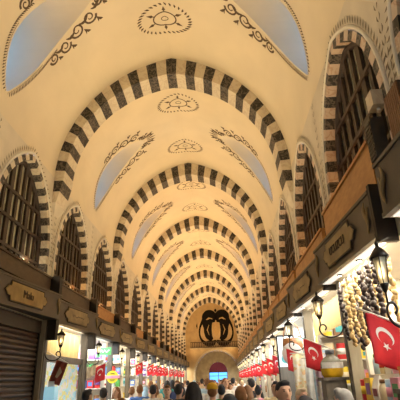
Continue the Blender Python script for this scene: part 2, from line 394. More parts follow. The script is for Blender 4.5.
def make_window(sg):
    root = empty('window_1'); st = MB()
    q = lambda dy, z, d: (sg * d, dy, z + CZ)
    po = resample(win_path(HW, 14), .15); n = len(po) - 1; pin = []
    for k in range(n + 1):
        a_, b_ = po[max(k - 1, 0)], po[min(k + 1, n)]; dx, dz = b_[0] - a_[0], b_[1] - a_[1]; l = math.hypot(dx, dz)
        pin.append((po[k][0] + dz / l * .10, po[k][1] - dx / l * .10) if 0 < k < n else (po[k][0] + (.10 if k == 0 else -.10), po[k][1]))
    for k in range(n):
        mi = 0 if k % 2 == 1 else 1
        o0, o1, i0, i1 = po[k], po[k + 1], pin[k], pin[k + 1]
        st.quad(q(*o0, -.012), q(*o1, -.012), q(*i1, -.012), q(*i0, -.012), mi); st.quad(q(*i0, -.012), q(*i1, -.012), q(*i1, .2), q(*i0, .2), mi)
        st.quad(q(*o0, -.012), q(*o1, -.012), q(*o1, .02), q(*o0, .02), mi)
    st.quad(q(-.98, SILL, -.012), q(.98, SILL, -.012), q(.98, SILL, .2), q(-.98, SILL, .2), 1)
    st.build('stone_surround', [BLACKST, TINTST if sg > 0 else WHITEST], root)
    hwi = .98
    def zi(dy): return arch_z(dy, hwi)
    fr = MB(); nb = 9
    for k in range(1, nb):
        y = -hwi + 2 * hwi * k / nb; w_ = .045 if k % 3 else .075
        fr.box(sg * .125, sg * .165, y - w_, y + w_ * .5, SILL + CZ, zi(y) + CZ - .01)
    for z in (2.0, 2.45, 2.9):
        half = hwi if z < SPR else max(0, math.sqrt((hwi + EW) ** 2 - (z - SPR) ** 2) - EW)
        fr.box(sg * .11, sg * .155, -half, half, z + CZ - .025, z + CZ + .025)
    edge = win_path(hwi - .03, 12)
    fr.tube([q(p[0], p[1], .15) for p in edge], .045, 6, 0, False)
    fr.build('window_frame', DWOOD, root)
    pn = MB(); ys = [hwi * math.sin(PI / 2 * t / 10) for t in range(-10, 11)]
    for a_, b_ in zip(ys, ys[1:]): pn.quad(q(a_, SILL, .175), q(b_, SILL, .175), q(b_, zi(b_), .175), q(a_, zi(a_), .175))
    pn.build('pane', PANE, root)
    return root
for sg in (-1, 1):
    proto = None
    for i in range(1, NPAN):
        if proto is None: o = proto = make_window(sg)
        else: o = copy_tree(proto)
        wn += 1; o.name = 'window_%d' % wn; struct(o); o.location = (WX[sg], YS + PW * (i + .5) + (.12 if sg > 0 else 0), 0)
# ------------------------------------------------------------------ end wall, portal, floor
XEC = -.42
em = MB(); prof = []
YD = YE
NP_ = 40
PR, PCZ = 1.85, .46                                       # portal arch
def prof_z(x):
    d = abs(x - XC) + E_; return ZS + math.sqrt(max(R_ * R_ - d * d, 0)) + CZ + .25
xs = sorted(set([XC - A - .3, XC + A + .3] + [XC - A + 2 * A * i / 48 for i in range(49)] + [XEC - PR, XEC + PR] + [XEC + PR * math.cos(PI * t / 20) for t in range(1, 20)]))
def port_z(x):
    d = abs(x - XEC); return (PCZ + math.sqrt(max(PR * PR - d * d, 0)) + CZ) if d < PR - 1e-6 else (PCZ + CZ if d < PR + 1e-6 else 0)
for a_, b_ in zip(xs, xs[1:]):
    inside = abs((a_ + b_) / 2 - XEC) < PR
    za, zb = (port_z(a_), port_z(b_)) if inside else (0, 0)
    em.quad((a_, YD, za), (b_, YD, zb), (b_, YD, prof_z(b_)), (a_, YD, prof_z(a_)), 0)
# recess
arc = [(XEC + PR * math.cos(PI * t / 20), PCZ + CZ + PR * math.sin(PI * t / 20)) for t in range(21)]
arc = [(XEC + PR, 0)] + arc + [(XEC - PR, 0)]
em.add([(x, YD, z) for x, z in arc] + [(x, YD + .7, z) for x, z in arc], [(i, i + 1, len(arc) + i + 1, len(arc) + i) for i in range(len(arc) - 1)], 1)
DR, DCX, DZ = .8, XEC + .08, .62                            # doorway half width, centre, springing
nn = 24
xs2 = [XEC + PR * math.cos(PI * t / 20) for t in range(21)] + [DCX - DR, DCX + DR] + [DCX + DR * math.cos(PI * t / 16) for t in range(1, 16)]; xs2 = sorted(xs2)
def door_z(x):
    d = abs(x - DCX); return DZ + CZ + math.sqrt(max(DR * DR - d * d, 0))
for a_, b_ in zip(xs2, xs2[1:]):
    m_ = (a_ + b_) / 2
    lo = (door_z(a_), door_z(b_)) if abs(m_ - DCX) < DR else (0, 0)
    em.quad((a_, YD + .7, lo[0]), (b_, YD + .7, lo[1]), (b_, YD + .7, max(lo[1], port_z(b_))), (a_, YD + .7, max(lo[0], port_z(a_))), 1)
da = [(DCX + DR, 0)] + [(DCX + DR * math.cos(PI * t / 16), DZ + CZ + DR * math.sin(PI * t / 16)) for t in range(17)] + [(DCX - DR, 0)]
em.add([(x, YD + .7, z) for x, z in da] + [(x, YD + 1.1, z) for x, z in da], [(i, i + 1, len(da) + i + 1, len(da) + i) for i in range(len(da) - 1)], 1)
ring = [(XEC + (PR + .1) * math.cos(PI * t / 24), PCZ + CZ + (PR + .1) * math.sin(PI * t / 24)) for t in range(25)]
em.ribbon(ring, .16, lambda u, v: (u, YD - .03, v), 2)
for sgn in (-1, 1):
    em.box(XEC + sgn * (PR + .02), XEC + sgn * (PR + .2), YD - .05, YD - .0, 0, PCZ + CZ, 2)
struct(em.build('wall_end', [ENDP, PORTAL, mat('portal_trim', (.58, .48, .3), .7, var=.1)]))
dr = empty('door_1', (DCX, YD + .95, 0)); struct(dr)
tm = MB(); semi = [(DR * math.cos(PI * t / 16), DZ + CZ + DR * math.sin(PI * t / 16)) for t in range(17)]
tm.prism(semi, lambda u, v, t: (u, t, v), -.03, .03); tm.build('fanlight', mat('maroon_fanlight', (.22, .02, .07), .5, var=.1), dr)
fm = MB()
for x in (-DR, -.02, DR - .04): fm.box(x, x + .04, -.03, .03, 0, DZ + CZ)
fm.box(-DR, DR, -.04, .04, DZ + CZ - .05, DZ + CZ + .03); fm.box(-DR, DR, -.02, .02, CZ + .28, CZ + .31)
fm.build('door_frame', DWOOD, dr)
gm = MB(); gm.quad((-DR, 0, 0), (DR, 0, 0), (DR, 0, DZ + CZ), (-DR, 0, DZ + CZ)); gm.build('pane', SKYG, dr)
fl = MB(); fl.quad((-5.2, YS - 1, 0), (3.7, YS - 1, 0), (3.7, YE + 6, 0), (-5.2, YE + 6, 0)); struct(fl.build('floor', FLOORM))
bk = MB(); bk.quad((-5.2, YS, 0), (3.7, YS, 0), (3.7, YS, 9), (-5.2, YS, 9)); struct(bk.build('wall_rear', WALLP))
# emblem painted disc group on the end wall
emb = MB(); EC = (XEC + .05, 4.22)
SC = 1 / 433.0 * 40.3 / 6.67
def ef(px, py, t=0): return (EC[0] + (px - 172) * SC, YD - .02 - t, EC[1] + CZ - (py - 172) * SC)
def smooth(p, n=5):
    o = []
    for i in range(len(p) - 1):
        g = [p[max(0, min(len(p) - 1, i + d))] for d in (-1, 0, 1, 2)]
        for t in range(n):
            u = t / n; o.append(tuple(.5 * (2 * g[1][k] + (g[2][k] - g[0][k]) * u + (2 * g[0][k] - 5 * g[1][k] + 4 * g[2][k] - g[3][k]) * u * u + (3 * g[1][k] - g[0][k] - 3 * g[2][k] + g[3][k]) * u ** 3) for k in (0, 1)))
    return o + [p[-1]]
def wsm(w, n=5):
    o = []
    for a_, b_ in zip(w, w[1:]): o += [a_ + (b_ - a_) * t / n for t in range(n)]
    return o + [w[-1]]
def efm(m): return (lambda u, v, t=0: ef(172 + m * (u - 172), v, t))
for m in (-1, 1):
    f = efm(m)
    emb.ribbon(smooth([(164, 126), (161, 104), (146, 88), (124, 86), (106, 100), (97, 124)]), wsm([10, 40, 54, 56, 46, 22]), lambda u, v: f(u, v), 0)
    emb.ribbon(smooth([(101, 108), (82, 138), (69, 172), (67, 210), (80, 243), (106, 264)]), wsm([24, 16, 11, 10, 14, 24]), lambda u, v: f(u, v, .002), 0)
    emb.ribbon(smooth([(148, 118), (130, 138), (121, 165), (120, 195), (127, 222), (145, 244)]), wsm([20, 42, 50, 50, 44, 20]), lambda u, v: f(u, v, .004), 0)
    emb.ribbon(smooth([(95, 262), (120, 265), (148, 262), (171, 247)]), wsm([16, 36, 34, 8]), lambda u, v: f(u, v, .008), 0)
    emb.ribbon(smooth([(97, 112), (103, 138), (112, 165), (116, 195)]), wsm([30, 38, 40, 30]), lambda u, v: f(u, v, .003), 0); emb.ribbon([(108, 130), (138, 129), (168, 127)], [20, 24, 14], lambda u, v: f(u, v, .005), 0)
    emb.ribbon([(165, 78), (160, 100), (161, 130)], [4, 12, 4], lambda u, v: f(u, v, .006), 0)
    emb.ribbon([(128, 150), (116, 182), (128, 214)], [2, 6, 2], lambda u, v: f(u, v, .012), 1)
    emb.ribbon([(110, 120), (128, 109), (150, 113)], [3, 9, 4], lambda u, v: f(u, v, .012), 1)
    emb.ribbon([(122, 178), (140, 182)], [4, 12], lambda u, v: f(u, v, .010), 0); emb.ribbon([(118, 200), (140, 204)], [4, 14], lambda u, v: f(u, v, .010), 0)
    emb.ribbon([(52, 140), (50, 155), (52, 172)], [3, 9, 3], lambda u, v: f(u, v), 0)
emb.ribbon([(172, 50), (172, 62), (172, 74)], [2, 18, 2], lambda u, v: ef(u, v), 0)
emb.ribbon([(172, 138), (172, 142), (172, 165), (172, 190), (172, 215), (172, 222)], [30, 44, 50, 44, 18, 2], lambda u, v: ef(u, v, .006), 1)
o = emb.build('wall_emblem', [EMB, mat('emblem_tan', (.5, .33, .13), .7, var=.08)]); tag(o, 'large black mirrored calligraphic emblem painted on the orange end wall', 'emblem')
# gallery railing
gr = empty('gallery_railing', (XEC, YD - .12, 0)); tag(gr, 'dark openwork gallery railing on the end wall under the black emblem', 'railing')
g = MB(); g.box(-2.25, 2.25, -.03, .03, 3.02 + CZ, 3.08 + CZ); g.box(-2.25, 2.25, -.03, .03, 2.58 + CZ, 2.64 + CZ); g.build('rail', AWOODD, gr)
for k in range(30):
    if k == 0:
        bmesh_ = MB(); bmesh_.lathe([(.02, 0), (.035, .1), (.02, .2), (.035, .3), (.02, .38)], (0, 0, 2.64 + CZ), 6); bl = bmesh_.build('baluster', AWOODD, gr)
    else:
        bl2 = bl.copy(); COL.objects.link(bl2); bl2.parent = gr
    (bl if k == 0 else bl2).location.x = -2.2 + 4.4 * k / 29
g = MB(); g.box(-2.3, 2.3, 0, .1, 2.46 + CZ, 2.58 + CZ); g.build('ledge', PORTAL, gr)
# ------------------------------------------------------------------ shops
DIVS = {-1: [Y0 + PW * j for j in range(-3, 14)], 1: [Y0 + PW * j for j in range(-3, 14)]}
DIVS[1][1] = 3.2
SB, ST = 1.05, 1.47                                         # sign bottom / top
DEPTH = 1.3
shell_i = {-1: MB(), 1: MB()}
for sg in (-1, 1):
    X = WX[sg]; m = shell_i[sg]
    m.quad((X + sg * DEPTH, YS, 0), (X + sg * DEPTH, YE, 0), (X + sg * DEPTH, YE, WB + CZ), (X + sg * DEPTH, YS, WB + CZ), 0)
    m.quad((X - sg * .0, YS, WB + CZ), (X - sg * .0, YE, WB + CZ), (X + sg * DEPTH, YE, WB + CZ), (X + sg * DEPTH, YS, WB + CZ), 1)
    for y in DIVS[sg]: m.box(X + sg * .14, X + sg * DEPTH, y - .03, y + .03, 0, WB + CZ, 1)
    struct(m.build('wall_left_shops' if sg < 0 else 'wall_right_shops', [SHOPB, SHOPW]))
tn = 9
for sg in (-1, 1):
    for k, y in enumerate(DIVS[sg]):
        pm = MB(); X = WX[sg]; hw_ = .09 if (sg < 0 and k < 4) else .06; pd = .16 if (sg < 0 and k < 4) else .07
        pm.box(X - sg * .06, X + sg * pd, y - hw_, y + hw_, 0, WB + CZ + .02, 0)
        pm.box(X - sg * .075, X - sg * .06, y - hw_ * .55, y + hw_ * .55, .5, WB + CZ - .1, 1)
        pm.box(X - sg * .09, X + sg * pd, y - hw_ - .02, y + hw_ + .02, 0, .25, 0)
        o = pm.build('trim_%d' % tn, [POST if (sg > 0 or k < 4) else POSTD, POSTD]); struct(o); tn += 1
def text_mesh(txt, size, depth=.004):
    cu = bpy.data.curves.new('lettering', 'FONT'); cu.body = txt; cu.size = size; cu.extrude = depth; cu.align_x = 'CENTER'; cu.align_y = 'CENTER'
    to = bpy.data.objects.new('lettering_tmp', cu); COL.objects.link(to)
    dg = bpy.context.evaluated_depsgraph_get(); me = bpy.data.meshes.new_from_object(to.evaluated_get(dg)); bpy.data.objects.remove(to)
    return me
def plate_poly(w, h):
    p = []
    for sx in (1, -1):
        q = [(w / 2 - .02, -h / 2 * sx), (w / 2, -h / 4 * sx), (w / 2 + .06, -h / 4 * sx), (w / 2 + .09, -h / 9 * sx), (w / 2 + .13, 0), (w / 2 + .09, h / 9 * sx), (w / 2 + .06, h / 4 * sx), (w / 2, h / 4 * sx), (w / 2 - .02, h / 2 * sx)]
        p += [(a_ * sx, b_) for a_, b_ in q]
    return p
def scribble(mb, w, fn):
    pts = []; 
    for t in range(60):
        f = t / 59; pts.append((-w / 2 + w * f + .012 * math.sin(f * 45), .028 * math.sin(f * 31 + math.sin(f * 9) * 2) * (.6 + .4 * math.sin(f * 7))))
    mb.ribbon(pts, .014, fn, 0)
def shop_sign(sg, y0, y1, txt, label, lamp='warm', plate=PLATE2):
    X = WX[sg]; L = y1 - y0 - .02; c = (y0 + y1) / 2; W = L - .14
    off = .185 if sg < 0 else .215; ang = sg * (.098 if sg < 0 else .045)   # each board is turned a little to face the street
    root = empty('shop_sign', (X - sg * off, c, SB + CZ), ang); tag(root, label, 'sign', 'shop signs along the bazaar')
    XF = 0
    q = lambda u, v, t: (XF - sg * t, u, v + (ST - SB) / 2)
    b = MB(); b.box(XF, XF + sg * .04, -W / 2, W / 2, 0, ST - SB, 0)
    for z0, z1 in ((-.005, .03), (ST - SB - .025, ST - SB + .005)): b.box(XF - sg * .014, XF, -W / 2, W / 2, z0, z1, 1)
    b.build('board', [SIGNB, SIGNB], root)
    back = off - .075 if sg < 0 else off - .015
    if sg < 0:
        dn, df = -(off - W / 2 * .098 - .012), -(off + W / 2 * .098 - .012)
        s_ = MB(); s_.add([(-.035, -W / 2, .002), (-.035, W / 2, .002), (df, W / 2, .002), (dn, -W / 2, .002), (-.035, -W / 2, .02), (-.035, W / 2, .02), (df, W / 2, .02), (dn, -W / 2, .02)],
              [(3, 2, 1, 0), (4, 5, 6, 7), (0, 1, 5, 4), (1, 2, 6, 5), (2, 3, 7, 6), (3, 0, 4, 7)]); s_.build('soffit', SIGNE, root)
    if sg > 0:
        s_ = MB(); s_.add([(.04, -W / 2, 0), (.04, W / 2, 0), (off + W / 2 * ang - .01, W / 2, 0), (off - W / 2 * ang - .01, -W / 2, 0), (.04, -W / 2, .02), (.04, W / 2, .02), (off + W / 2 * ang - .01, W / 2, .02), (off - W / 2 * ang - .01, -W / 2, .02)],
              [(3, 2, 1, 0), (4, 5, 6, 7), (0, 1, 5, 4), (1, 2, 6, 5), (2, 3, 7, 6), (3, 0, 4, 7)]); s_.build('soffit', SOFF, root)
        s2 = MB(); s2.box(.05, .14, -W / 2 + .03, W / 2 - .03, -.006, 0); s2.build('soffit_glow', SOFFGLOW, root)  # added glowing strip, stands in for light falling on the soffit
        for k in range(3):
            l = MB(); y = -W / 2 + W * (k + .12) / 3
            l.lathe([(.03, -.02), (.034, -.015), (.034, -.006)], (.095, y, 0), 12, 0); o = l.build('spotlight', IRON, root)
            e = MB(); e.lathe([(.022, -.003), (.022, 0)], (.095, y, -.0205), 12, 0); e.build('lamp', LAMP if lamp == 'warm' else LAMPC, o)
    br = MB()
    if sg > 0: br.box(XF - .01, off - W / 2 * ang - .012, -W / 2 - .05, -W / 2, -.05, ST - SB + .04)
    else: br.box(XF + .17, XF - .12, -W / 2 - .115, -W / 2 - .005, -.33, ST - SB + .36)
    if sg > 0 or y0 > 6: br.build('end_panel', BLK, root)
    pw, ph = W * .42, (ST - SB) * .62
    p = MB(); p.prism(plate_poly(pw, ph), q, .003, .022, 0); pl = p.build('name_plate', plate, root)
    rim = MB(); pp = plate_poly(pw + .03, ph + .03); rim.tube([q(a_, b_, .012) for a_, b_ in pp + pp[:1]], .009, 5, 0, False); rim.build('plate_rim', SIGNE, root)
    if txt:
        me = text_mesh(txt, .125 if len(txt) > 4 else .16); me.materials.append(INK)
        t = put('lettering', me, pl); t.location = q(0, .0, .027); t.rotation_euler = (PI / 2, 0, -sg * PI / 2)
    else:
        t = MB(); scribble(t, pw * .6, lambda u, v: q(u * -sg, v, .025)); t.build('lettering', INK, pl)
    for e in (-1, 1):
        u = e * (W / 2 - .11)
        sc = MB(); pts = [q(u + .03 * math.sin(t / 12 * 2 * PI) * e, -.14 + .28 * t / 12, .015) for t in range(13)]
        sc.tube(pts, [.006 + .014 * math.sin(PI * t / 12) for t in range(13)], 6); sc.tube([q(u + e * .05, -.06, .01), q(u + e * .02, 0, .015), q(u + e * .05, .08, .01)], .008, 5)
        sc.build('end_scroll', GOLD, root)
    return root
def apron(sg, y0, y1, m, label, hz=.47):
    X = WX[sg]; root = empty('wooden_parapet', (X, (y0 + y1) / 2, ST + .06 + CZ)); tag(root, label, 'wooden parapet', 'wooden parapets between signs and windows')
    W = (y1 - y0) - .2; b = MB()
    b.box(-sg * .035, -sg * .08, -W / 2, W / 2, .0, hz, 0); b.build('board', m, root)
    r = MB(); r.box(-sg * .03, -sg * .1, -W / 2, W / 2, hz + .001, hz + .035); r.build('cap_rail', m, root)
    return root
def text_for(sg, k): return {(-1, 2): 'Malu', (1, 2): 'UCUZCU'}.get((sg, k))
side_word = {-1: 'left', 1: 'right'}
for sg in (-1, 1):
    D = DIVS[sg]
    for k in range(len(D) - 1):
        y0, y1 = D[k], D[k + 1]
        if sg < 0 and k < 2: continue
        n = k - 2 if sg < 0 else k                              # nearest visible = 0
        t = text_for(sg, k if sg < 0 else k + 1)
        lab = '%s brown shop sign from the camera on the %s side, with pale plate' % (ORD[n], side_word[sg])
        if t: lab = 'brown shop sign with gilt plate reading %s, on the %s' % (t, side_word[sg])
        if sg > 0: y0, y1 = (y0, y1 - .1) if k == 0 else (y0 + .22, y1 + .22)
        shop_sign(sg, y0, y1, t, lab, 'warm' if (k % 3) else 'cool', PLATE if t == 'Malu' else PLATE2)
        dark = sg < 0 and (k < 4 or k % 2 == 1)  # orange boards have the warm light in their wood colour, dark ones do not
        if sg > 0 and k == 0: continue
        apron(sg, y0, y1, AWOODD if dark else AWOODL, '%s %s wooden parapet above the %s shop sign on the %s side' % ('dark' if dark else 'orange', 'unlit' if dark else 'light-tinted', ORD[n], side_word[sg]), .24 if sg < 0 else (.42 if k < 2 else .28))
tm = MB(); tm.box(XL_ := WX[-1] + .003, XL_ + .14, YS + .1, DIVS[-1][2] - .12, SB + CZ, ST + CZ); struct(tm.build('trim_%d' % tn, SIGNB)); tn += 1
tm = MB(); tm.box(WX[-1] - .05, WX[-1] - .02, YS + .1, DIVS[-1][2] - .1, 0, WB + CZ); struct(tm.build('wall_left_front', SHUT))
# ---- lanterns
def lantern():
    root = empty('wall_lantern')
    arm = MB(); pts = [(0, 0, .28)]
    pts = [(-.02, 0, -.06), (.02, 0, -.19), (.1, 0, -.26), (.22, 0, -.28), (.33, 0, -.25), (.38, 0, -.18), (.36, 0, -.11), (.30, 0, -.10), (.27, 0, -.145), (.30, 0, -.18)]
    fine = []
    for i in range(len(pts) - 1):
        p0, p1, p2, p3 = [Vector(pts[max(0, min(len(pts) - 1, i + d))]) for d in (-1, 0, 1, 2)]
        for t in range(5):
            u = t / 5; fine.append(.5 * ((2 * p1) + (-p0 + p2) * u + (2 * p0 - 5 * p1 + 4 * p2 - p3) * u * u + (-p0 + 3 * p1 - 3 * p2 + p3) * u ** 3))
    arm.tube(fine, .013, 6); arm.box(-.03, -.012, -.03, .03, -.12, .12); arm.tube([(.36, 0, -.1), (.36, 0, .0)], .012, 6)
    arm.build('scroll_arm', IRON, root)
    cup = MB(); cup.lathe([(.015, -.02), (.03, 0), (.045, .03), (.05, .045)], (.36, 0, 0), 10); cup.build('base_cup', IRON, root)
    gl = MB(); gl.lathe([(.05, .045), (.08, .245)], (.36, 0, 0), 6, 0, False); gl.build('glass', LGLASS, root)
    cg = MB()
    for t in range(6):
        a_ = 2 * PI * t / 6; c, s = math.cos(a_), math.sin(a_)
        cg.tube([(.36 + .052 * c, .052 * s, .045), (.36 + .083 * c, .083 * s, .25)], .006, 5)
    cg.build('cage', IRON, root)
    rf = MB(); rf.lathe([(.105, .24), (.108, .255), (.07, .295), (.035, .325), (.02, .335), (.018, .35), (.025, .362), (.01, .38), (.002, .40)], (.36, 0, 0), 12, 0); rf.build('roof', IRON, root)
    bu = MB(); bu.ball((.36, 0, .13), (.02, .02, .045), 8, 6); bu.build('bulb', BULB, root)
    return root
LN = None
for sg in (-1, 1):
    n = 0
    for k, y in enumerate(DIVS[sg]):
        if y < 3 or (sg < 0 and y < 7) or k > 13: continue
        if LN is None: o = LN = lantern()
        else: o = copy_tree(LN)
        o.location = (WX[sg] - sg * .075, y - .02, .60 + CZ + (.0 if sg < 0 else (.03 if k > 1 else -.04))); o.rotation_euler.z = 0 if sg < 0 else PI; o.scale = (.72, .78, .78) if (sg < 0 or k > 1) else (.64, .9, .95)
        tag(o, '%s black iron wall lantern from the camera on the %s row of posts' % (ORD[n], side_word[sg]), 'lantern', 'iron lanterns on the shop posts'); n += 1
# ---- flags
def flag_proto(W=.24, L=.38):
    root = empty('flag')
    def wv(u, v): return (u, .022 * math.sin(u * 26 + v * 5) * (.4 + v * 1.8) + .01 * math.sin(v * 17), -v - .10 * (u / W + .5) * (1 - .2 * v / L))
    c = MB(); nu, nv = 14, 14
    vs = [wv(-W / 2 + W * i / nu, L * j / nv) for j in range(nv + 1) for i in range(nu + 1)]
    c.add(vs, [(j * (nu + 1) + i, j * (nu + 1) + i + 1, (j + 1) * (nu + 1) + i + 1, (j + 1) * (nu + 1) + i) for j in range(nv) for i in range(nu)], 0, True)
    cl = c.build('cloth', RED, root)
    md = cl.modifiers.new('s', 'SOLIDIFY'); md.thickness = .003
    e = MB()
    for fb in (-1, 1):
        def off(u, v): p = wv(u, v); return (p[0], p[1] + fb * .005, p[2])
        r1, r2, cc, c2 = .068, .055, .145, .163
        n = 24; th0 = .62; ou = []; inn = []
        for t in range(n + 1):
            a_ = PI / 2 + th0 + (2 * PI - 2 * th0) * t / n
            ou.append((r1 * math.cos(a_), cc + r1 * math.sin(a_)))
            b_ = PI / 2 + th0 * 1.25 + (2 * PI - 2.5 * th0) * t / n
            inn.append((r2 * math.cos(b_), c2 + r2 * math.sin(b_)))
        e.add([off(*p) for p in ou] + [off(*p) for p in inn], [(i, i + 1, n + 2 + i, n + 1 + i) for i in range(n)], 0)
        st = []
        for t in range(10):
            a_ = PI / 2 + PI * t / 5; rr = .033 if t % 2 == 0 else .0135; st.append((rr * math.cos(a_), .222 + rr * math.sin(a_)))
        e.add([off(*p) for p in st] + [off(0, .222)], [(i, (i + 1) % 10, 10) for i in range(10)], 0)
    e.build('crescent_and_star', WHT, root)
    p = MB(); p.tube([(-W / 2 - .05, 0, .024), (W / 2 + .26, 0, -.206)], .009, 6); p.ball((-W / 2 - .06, 0, .03), .014, 8, 6); p.build('pole', POLEM, root)
    return root
FP = flag_proto()
FLAGS = [(1, 3.55, .235), (1, 5.9, .36), (1, 7.9, .30), (1, 10.1, .31), (1, 11.3, .33), (1, 12.75, .32), (1, 15.2, .33), (1, 16.6, .3), (1, 17.7, .33), (1, 20.2, .32), (1, 22.7, .33), (1, 25.2, .3), (1, 27.6, .32), (1, 30.1, .33),
         (-1, 10.4, .38), (-1, 15.3, .38), (-1, 17.8, .36), (-1, 19, .36), (-1, 20.3, .38), (-1, 21.6, .34), (-1, 22.8, .36), (-1, 25.3, .36), (-1, 27.7, .36), (-1, 30.2, .36), (-1, 32.7, .36)]
cnt = {-1: 0, 1: 0}
for i, (sg, y, off) in enumerate(FLAGS):
    o = FP if i == 0 else copy_tree(FP)
    sc = 1.0 if y < 4 else .92
    o.location = (WX[sg] - sg * off * sc, y, CZ + (.46 if sg > 0 else (.42 if y < 12 else .62))); o.scale = (sc, sc, sc)
    o.rotation_euler.z = (0 if sg > 0 else PI) + random.uniform(-.12, .12)
    tag(o, '%s red flag with white crescent and star from the camera on the %s' % (ORD[cnt[sg]], side_word[sg]), 'flag', 'flags on poles along the shops'); cnt[sg] += 1
# ------------------------------------------------------------------ near left: roller shutter, display case, curtain, pennant
def shutter(sg, y0, y1, label):
    X = WX[sg]; root = empty('roller_shutter', (X, (y0 + y1) / 2, 0)); tag(root, label, 'shutter'); W = (y1 - y0) - .22
    c = MB(); n = 34; H = WB + CZ - .22; vs = []
    pr = []
    for k in range(n):
        z = H * k / n; h = H / n; pr += [(-.012, z), (-.03, z + h * .3), (-.03, z + h * .6), (-.006, z + h * .93)]
    pr.append((-.012, H))
    for d, z in pr: vs += [(sg * (.06 + d), -W / 2, z), (sg * (.06 + d), W / 2, z)]
    c.add(vs, [(2 * i, 2 * i + 1, 2 * i + 3, 2 * i + 2) for i in range(len(pr) - 1)]); c.build('slat_curtain', SHUT, root)
    b = MB(); b.box(sg * .0, sg * .14, -W / 2, W / 2, H, WB + CZ - .02); b.build('housing', SIGNE, root)
    for e in (-1, 1):
        r = MB(); r.box(sg * .02, sg * .1, e * W / 2 - .025, e * W / 2 + .025, 0, H); r.build('guide_rail', IRON, root)
shutter(-1, DIVS[-1][2], DIVS[-1][3], 'closed brown roller shutter below the gilt sign on the left edge')
# near-left dark wall switch box on the stone post
XL, XR = WX[-1], WX[1]
def curtain(sg, y0, y1, z0, z1, label, name='pleated_curtain'):
    c = MB(); n = int((y1 - y0) / .02)
    pts = [(WX[sg] + sg * (.05 + .07 * abs(math.sin(i * .42))), y0 + (y1 - y0) * i / n) for i in range(n + 1)]
    vs = [(x, y, z0 + CZ) for x, y in pts] + [(x, y, z1 + CZ) for x, y in pts]
    c.add(vs, [(i, i + 1, n + 2 + i, n + 1 + i) for i in range(n)])
    o = c.build(name, CREAM); tag(o, label, 'curtain'); md = o.modifiers.new('s', 'SOLIDIFY'); md.thickness = .004
curtain(-1, 7.9, 10.12, .50, .99, 'cream pleated curtain under the second sign on the left')
curtain(1, 5.45, 7.6, .62, .99, 'cream pleated curtain strip under the second sign on the right')
def poster_mat(name, cols, scale):
    m = bpy.data.materials.new(name); m.use_nodes = True; nt = m.node_tree; b = nt.nodes['Principled BSDF']; b.inputs['Roughness'].default_value = .3
    tc = nt.nodes.new('ShaderNodeTexCoord'); vo = nt.nodes.new('ShaderNodeTexVoronoi'); vo.inputs['Scale'].default_value = scale
    mp = nt.nodes.new('ShaderNodeMapping'); mp.inputs['Scale'].default_value = (1, 1, 1.8)
    rp = nt.nodes.new('ShaderNodeValToRGB'); rp.color_ramp.interpolation = 'CONSTANT'; e = rp.color_ramp.elements
    for i, c in enumerate(cols):
        if i < 2: e[i].position = i / len(cols); e[i].color = (*c, 1)
        else: x = e.new(i / len(cols)); x.color = (*c, 1)
    sp = nt.nodes.new('ShaderNodeSeparateColor')
    nt.links.new(tc.outputs['Object'], mp.inputs[0]); nt.links.new(mp.outputs[0], vo.inputs['Vector']); nt.links.new(vo.outputs['Color'], sp.inputs[0]); nt.links.new(sp.outputs[0], rp.inputs[0])
    nt.links.new(rp.outputs[0], b.inputs['Base Color'])
    nt.links.new(rp.outputs[0], b.inputs['Emission Color']); b.inputs['Emission Strength'].default_value = .55
    return m
dc = empty('display_window', (XL, 9.0, 0)); tag(dc, 'backlit shop window with pale blue and yellow display, below the cream curtain', 'display window')
d = MB(); d.box(-.02, .03, -1.1, -1.0, 0, .47 + CZ); d.box(-.02, .03, 1.0, 1.1, 0, .47 + CZ); d.box(-.02, .03, -1.1, 1.1, .38 + CZ, .5 + CZ); d.box(-.02, .03, -1.1, 1.1, 0, .5); d.build('window_frame', POSTD, dc)
d = MB(); d.box(-.055, -.045, -1.0, 1.0, .5, .38 + CZ); d.build('display_panel', poster_mat('backlit_print', [(.75, .8, .72), (.8, .72, .3), (.55, .75, .75), (.85, .8, .6), (.8, .7, .2), (.45, .68, .75)], 9), dc)
d = MB(); d.quad((-.01, -1, .5), (-.01, 1, .5), (-.01, 1, .38 + CZ), (-.01, -1, .38 + CZ)); d.build('glass', SKYG, dc)
wb = MB(); wb.lathe([(.12, 0), (.13, .02), (.13, .95), (.12, 1.0)], (0, 0, 0), 4, 0, False, PI / 4); wb.box(-.05, .05, -.03, .03, 1.0, 1.05, 1)
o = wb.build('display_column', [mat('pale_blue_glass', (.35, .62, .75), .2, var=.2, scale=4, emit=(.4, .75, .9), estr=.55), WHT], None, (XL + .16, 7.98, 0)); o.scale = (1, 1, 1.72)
tag(o, 'pale blue glass display column beside the stone post on the left', 'display column')
pn = empty('pennant', (XL + .31, 7.98, .37 + CZ), .1); pn.rotation_euler.y = .3; pn.scale = (.85, .85, .9); tag(pn, 'small dark red pennant with pale motif hanging below the first left lantern', 'pennant')
c = MB(); n = 10
c.add([(-.12 + .24 * i / n, .012 * math.sin(i), -.42 * j) for j in (0, 1) for i in range(n + 1)], [(i, i + 1, n + 2 + i, n + 1 + i) for i in range(n)]); c.build('cloth', mat('pennant_red', (.27, .05, .03), .7, var=.3, scale=12), pn).modifiers.new('s', 'SOLIDIFY').thickness = .003
c = MB(); c.ribbon([(0, -.1), (.03, -.18), (0, -.3)], [.01, .09, .05], lambda u, v: (u, -.02, v)); c.build('motif', cmat('beige'), pn)
c = MB(); c.tube([(-.4, 0, .1), (.14, 0, .0)], .008, 6); c.build('pole', POLEM, pn)
